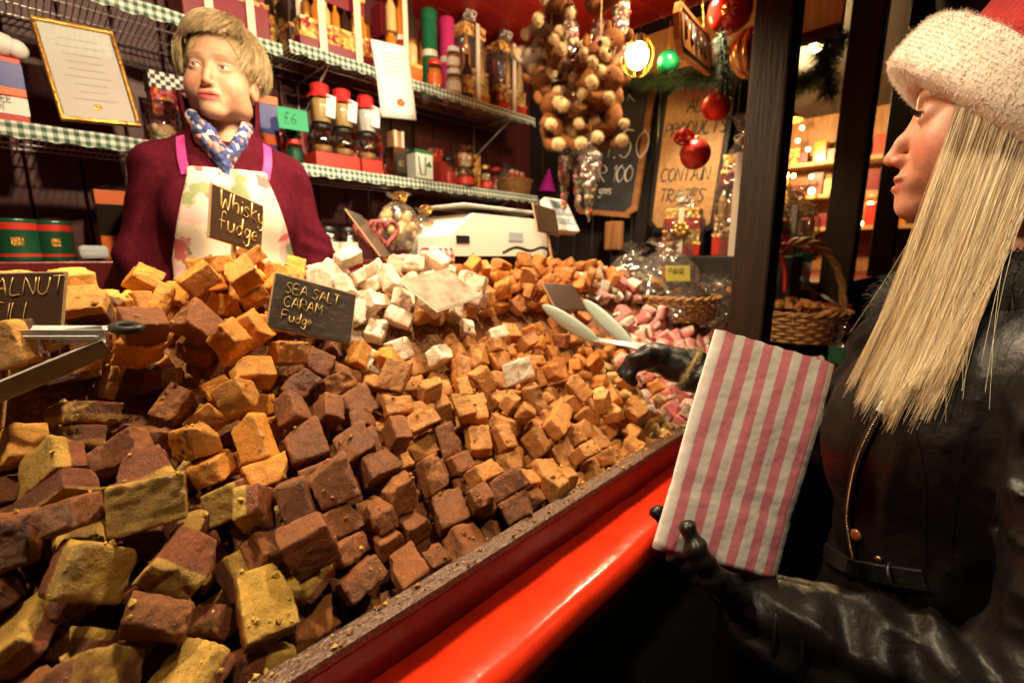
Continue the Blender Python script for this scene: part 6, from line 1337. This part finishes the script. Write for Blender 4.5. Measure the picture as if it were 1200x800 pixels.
def push_out(pp):
    P = np.array(pp, np.float32); Mh = np.array(HMs); W = P @ Mh[:3, :3].T + Mh[:3, 3]
    for it in range(4):
        d = jacket_f(W); g = np.stack([jacket_f(W + e) - d for e in (np.eye(3) * .004)], -1); g /= np.linalg.norm(g, axis=-1, keepdims=True) + 1e-9
        W = W + g * np.clip(.008 - d, 0, .05)[..., None]
        for q in range(6): W[:, 1:-1] = W[:, 1:-1] * .5 + (W[:, :-2] + W[:, 2:]) * .25
        W[:, -1] = W[:, -2] + (W[:, -2] - W[:, -3])
    Mi = np.linalg.inv(Mh); return W @ Mi[:3, :3].T + Mi[:3, 3]
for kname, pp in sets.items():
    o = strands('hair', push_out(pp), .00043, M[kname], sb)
# wisps
w_ = []
for k in range(90):
    p = hair_path(-R(rr.uniform(60, 150)), rr, 0); w_.append([(q[0] - .01 * i / 12 * rr.random(), q[1] + .05 * (i / 12) ** 2 * rr.uniform(-1, 1), q[2]) for i, q in enumerate(p)])
strands('hair_wisps', push_out(w_), .0004, M['blond_light'], sb)
jm = sdf_mesh('leather_jacket', jacket_f, (.42, -.26, .78), (1.06, .42, 1.47), .0056); jm.materials.append(M['leather']); jk = link('leather_jacket', jm, None, shop); jk.matrix_local = inv
bpy.context.view_layer.update(); bj = bvh_of(jk)
zp = smooth_px([(1042, 466), (1022, 500), (1006, 535), (997, 570), (993, 605), (996, 635), (1003, 668)], 9)
zpts = [on_bvh(bj, u, v, .0025)[0] for u, v in zp]; zpts = [p for p in zpts if p is not None]
if len(zpts) > 4:
    MB().tube([inv @ p for p in zpts], .006, 8, flat=.22).build('zip_tape', M['black'], shop); mb = MB()
    acc = [zpts[0]]
    for p in zpts[1:]:
        while (p - acc[-1]).length > .0032: acc.append(acc[-1] + (p - acc[-1]).normalized() * .0032)
    for k, p in enumerate(acc): mb.sphere(inv @ (p - ray(1000, 570).normalized() * .002), (.0022, .0022, .0012), None, 6, 4)
    mb.build('zip_teeth', M['brass'], shop)['kind'] = 'stuff'
    p = zpts[2]; q = zpts[5]; mb = MB(); dz = ray(1030, 485).normalized(); strip(mb, inv @ (p - dz * .005), inv @ (q - dz * .006), dz.cross(q - p), .009, .002); mb.build('zip_pull', M['metal'], shop)
for (u, v, r_, m_, nm) in [(1004, 627, .0075, 'brown_btn', 'button'), (1030, 655, .004, 'brass', 'snap'), (966, 625, .0035, 'brass', 'snap')]:
    p, n_ = on_bvh(bj, u, v, .001)
    if p is not None: z_ = n_ if n_.dot(ray(u, v)) < 0 else -n_; a0 = z_.orthogonal().normalized(); MB().lathe([(r_, 0), (r_, .002), (r_ * .7, .0035), (.0005, .003)], 20, inv @ frame_to(p, a0, z_.cross(a0), z_)).build(nm, M[m_], shop)
ribbon('belt', bj, [(958, 628), (966, 643), (985, 658), (1010, 667), (1045, 674), (1085, 680)], .011, M['glove'], shop, .3, .004, 8)
p, n_ = on_bvh(bj, 1046, 674, .006)
if p is not None: MB().tube(ring_pts(inv @ p, (.0, .005, .009), (.010, 0, .004), 16), .0022, 6, closed=True).build('belt_loop', M['glove'], shop)
for pix in ([(1128, 520), (1118, 600), (1112, 670)], [(1060, 470), (1080, 540), (1085, 620), (1082, 680)]): ribbon('seam', bj, pix, .0018, M['leather'], shop, .6, -.0004, 8)
# black fur collar
def coll_f(P): 
    q = np.stack([P[..., 0] - .775, (P[..., 1] + .045) * .92, P[..., 2] - 1.375 - .25 * np.clip(-(P[..., 1] + .05), -.1, .1)], -1); rad = np.sqrt(q[..., 0] ** 2 + q[..., 1] ** 2) - .072
    return np.sqrt(rad ** 2 + (q[..., 2] * .8) ** 2) - .042 + .010 * vnoise(P, 30)
cm = sdf_mesh('fur_collar', coll_f, (.59, -.23, 1.30), (.96, .14, 1.50), .0065); cm.materials.append(M['black_fur']); co_ = link('fur_collar', cm, None, shop); co_.matrix_local = inv
cv = np.zeros(len(cm.vertices) * 3, np.float32); cm.vertices.foreach_get('co', cv); cv = cv.reshape(-1, 3); cn = np.zeros_like(cv).ravel(); cm.vertices.foreach_get('normal', cn); cn = cn.reshape(-1, 3); pth = []
for i in rng.integers(0, len(cv), 5000):
    d = cn[i] + rng.normal(0, .7, 3); d /= np.linalg.norm(d); L1 = .011 * rng.uniform(.5, 1.4); p = cv[i]; pth.append([p, p + d * L1 * .6, p + d * L1 + np.array([0, 0, -.004])])
strands('fur', pth, .0006, M['black_fur'], co_)['kind'] = 'stuff'
lg2 = lg.copy(); o = link('trousers', lg2, None, shop); o.location = (0, -.02, -.02); o.scale = (1, 1, .95)
# the bag, held in front
M['bag'], N, L, P_ = newmat('striped_paper'); tc = N.new('ShaderNodeTexCoord'); sp = N.new('ShaderNodeSeparateXYZ'); L.new(tc.outputs['Object'], sp.inputs[0])
ns = N.new('ShaderNodeTexNoise'); ns.inputs['Scale'].default_value = 60; ns.inputs['Detail'].default_value = 6; L.new(tc.outputs['Object'], ns.inputs['Vector'])
k1 = N.new('ShaderNodeMath'); k1.operation = 'MULTIPLY_ADD'; k1.inputs[1].default_value = .0005; L.new(ns.outputs[0], k1.inputs[0]); L.new(sp.outputs[0], k1.inputs[2])
k2 = N.new('ShaderNodeMath'); k2.operation = 'MULTIPLY'; k2.inputs[1].default_value = 1 / .0222; L.new(k1.outputs[0], k2.inputs[0]); k3 = N.new('ShaderNodeMath'); k3.operation = 'FRACT'; L.new(k2.outputs[0], k3.inputs[0])
rp = N.new('ShaderNodeValToRGB'); e = rp.color_ramp.elements; e[0].position = .46; e[0].color = (.90, .84, .80, 1); e[1].position = .50; e[1].color = (.84, .27, .34, 1); x = e.new(.97); x.color = (.84, .27, .34, 1); x = e.new(1.0); x.color = (.90, .84, .80, 1)
L.new(k3.outputs[0], rp.inputs[0]); L.new(rp.outputs[0], P_.inputs['Base Color']); P_.inputs['Roughness'].default_value = .6
n2 = N.new('ShaderNodeTexNoise'); n2.inputs['Scale'].default_value = 18; n2.inputs['Detail'].default_value = 3; L.new(tc.outputs['Object'], n2.inputs['Vector']); b = N.new('ShaderNodeBump'); b.inputs['Strength'].default_value = .5; b.inputs['Distance'].default_value = .012; L.new(n2.outputs[0], b.inputs['Height']); L.new(b.outputs[0], P_.inputs['Normal'])
def paper_bag(label, BL, BR, TL, dpt=.012, grp=None, seed=0):
    Fm, w, h = quad(BL, BR, TL); t = thing('paper_bag', label, 'paper bag', group=grp); t.matrix_world = Fm; rr = random.Random(seed)
    nx_, ny2 = 14, 26; vs_ = []; fs_ = []
    def pt(i, j, side):
        f, g = i / nx_, j / ny2; e_ = math.sin(math.pi * f); bul = dpt * (.35 + .65 * e_ ** .6) * (1 - .35 * g); z = side * bul * .5 + .0007 * math.sin(f * 9 + g * 7 + seed) + .0010 * math.sin(g * 8 + f * 3) * g
        crease = -.0026 * side * math.exp(-((g - .30) / .012) ** 2) - .0014 * side * math.exp(-((f - .72 - .15 * (g - .5)) / .02) ** 2) * (g > .3); zig = .0012 * (j == ny2) * (i % 2)
        return (w * f, h * g + zig, z + crease)
    for side in (1, -1):
        for j in range(ny2 + 1):
            for i in range(nx_ + 1): vs_.append(pt(i, j, side))
    o2 = (nx_ + 1) * (ny2 + 1); I = lambda i, j: j * (nx_ + 1) + i
    for j in range(ny2):
        for i in range(nx_): a_, b_, c_, d_ = I(i, j), I(i+1, j), I(i+1, j+1), I(i, j+1); fs_ += [(a_, b_, c_, d_), (o2 + d_, o2 + c_, o2 + b_, o2 + a_)]
        fs_ += [(I(0, j), I(0, j+1), o2 + I(0, j+1), o2 + I(0, j)), (I(nx_, j), o2 + I(nx_, j), o2 + I(nx_, j+1), I(nx_, j+1))]
    for i in range(nx_): fs_.append((I(i, 0), o2 + I(i, 0), o2 + I(i+1, 0), I(i+1, 0)))
    mb = MB(); mb.add(vs_, fs_, smooth=True); mb.build('paper', M['bag'], t); return t
paper_bag('pink and white striped paper bag held up in the black gloved hand', atD(765, 641, .505), atD(906, 681, .508), atD(821, 381, .508), .016)
paper_bag('small pink and white striped paper bag lying on the ledge past the shopper', atD(944, 482, 1.12), atD(992, 474, 1.15), atD(938, 420, 1.18), .01, seed=3)
# gloves
pb, pt_ = atD(852, 692, .508), None
def lglove(P):
    Wv = LW; pal = atD(862, 688, .535); d = chain(P, [tuple(LW - (LW - LE).normalized() * .02), tuple(LW.lerp(pal, .5)), tuple(pal)], [.040, .031, .030], .02)
    th = [atD(862, 694, .505), atD(836, 676, .478), atD(818, 650, .474), atD(806, 618, .482)]; d = smin(d, chain(P, [tuple(q) for q in th], [.017, .0125, .0108, .0088], .008), .012)
    for k, (mu, mv, tu, tv_) in enumerate([(815, 640, 771, 601), (822, 662, 778, 630), (835, 676, 790, 655), (852, 690, 815, 675)]):
        a0 = atD(850 + k * 6, 680 + k * 6, .548); a1 = atD(mu, mv, .556); a2 = atD(tu, tv_, .545); d = smin(d, chain(P, [tuple(a0), tuple(a1), tuple(a2)], [.0125, .0105, .0085], .006), .007)
    return d + .0018 * vnoise(P, 70) + .0012 * np.sin(P[..., 2] * 260 + P[..., 1] * 200)
lo_ = np.array(LW) - .15; hi_ = np.array(LW) + .15
gm = sdf_mesh('glove', lglove, (.33, .0, .98), (.60, .26, 1.20), .0030); gm.materials.append(M['glove']); g_ = link('glove', gm, None, shop); g_.matrix_local = inv
def rglove(P):
    H = HAND_R; d = chain(P, [tuple(RW - (RW - RE).normalized() * .01), tuple(RW.lerp(H, .5)), tuple(H)], [.034, .030, .030], .02); d = smin(d, ell(P, tuple(H + Vector((-.005, .008, .004))), (.040, .034, .026)), .015)
    fw_ = Vector((-.62, .70, -.10)).normalized(); sd = Vector((.70, .62, 0)).normalized(); dn = Vector((0, 0, -1))
    for k in range(4):
        b0 = H + fw_ * .022 + sd * (-.030 + .020 * k) ; L1 = [.9, 1, .96, .8][k]; p1 = b0 + fw_ * .030 * L1 + dn * .004; p2 = p1 + fw_ * .016 * L1 + dn * .020; p3 = p2 - fw_ * .012 + dn * .014
        d = smin(d, chain(P, [tuple(b0), tuple(p1), tuple(p2), tuple(p3)], [.0120, .0105, .0098, .0085], .006), .006)
    t0 = H - sd * .026 + Vector((0, 0, .012)); d = smin(d, chain(P, [tuple(t0), tuple(t0 + fw_ * .030 - sd * .010 + Vector((0, 0, .008))), tuple(t0 + fw_ * .058 - sd * .006 + Vector((0, 0, -.002)))], [.014, .0115, .0092], .006), .010)
    return d + .0018 * vnoise(P, 70)
gm2 = sdf_mesh('glove', rglove, (.74, .30, 1.10), (.98, .54, 1.30), .0032); gm2.materials.append(M['glove']); g2_ = link('glove', gm2, None, shop); g2_.matrix_local = inv
def cuff(c_, ax, r_, n_, L1):
    a0 = ax.orthogonal().normalized(); b0 = ax.cross(a0); pp = []
    MB().tube(ring_pts(inv @ c_, a0 * r_, b0 * r_, 30), .004, 8, closed=True).build('fur_cuff', M['cuff_fur'], shop)
    for k in range(n_):
        an = rng.uniform(0, 6.28); e_ = a0 * math.cos(an) + b0 * math.sin(an); p = inv @ (c_ + e_ * r_); d = (e_ * rng.uniform(.2, 1) + ax * rng.normal(.2, .7) + Vector(rng.normal(0, .3, 3))).normalized() * L1 * rng.uniform(.5, 1.2); pp.append([p, p + d * .6, p + d])
    strands('cuff_fuzz', pp, .0004, M['cuff_fur'], shop)['kind'] = 'stuff'
cuff(RW + (RW - RE).normalized() * .012, (RW - RE).normalized(), .038, 1400, .012)

ax_ = (LW - LE).normalized(); a0 = ax_.orthogonal().normalized(); b0 = ax_.cross(a0)
for off_, rr_ in ((-.006, .0445), (-.030, .0462)): MB().tube(ring_pts(inv @ (LW + ax_ * off_), a0 * rr_, b0 * rr_, 40), .0022, 6, closed=True).build('cuff_seam', M['leather'], shop)
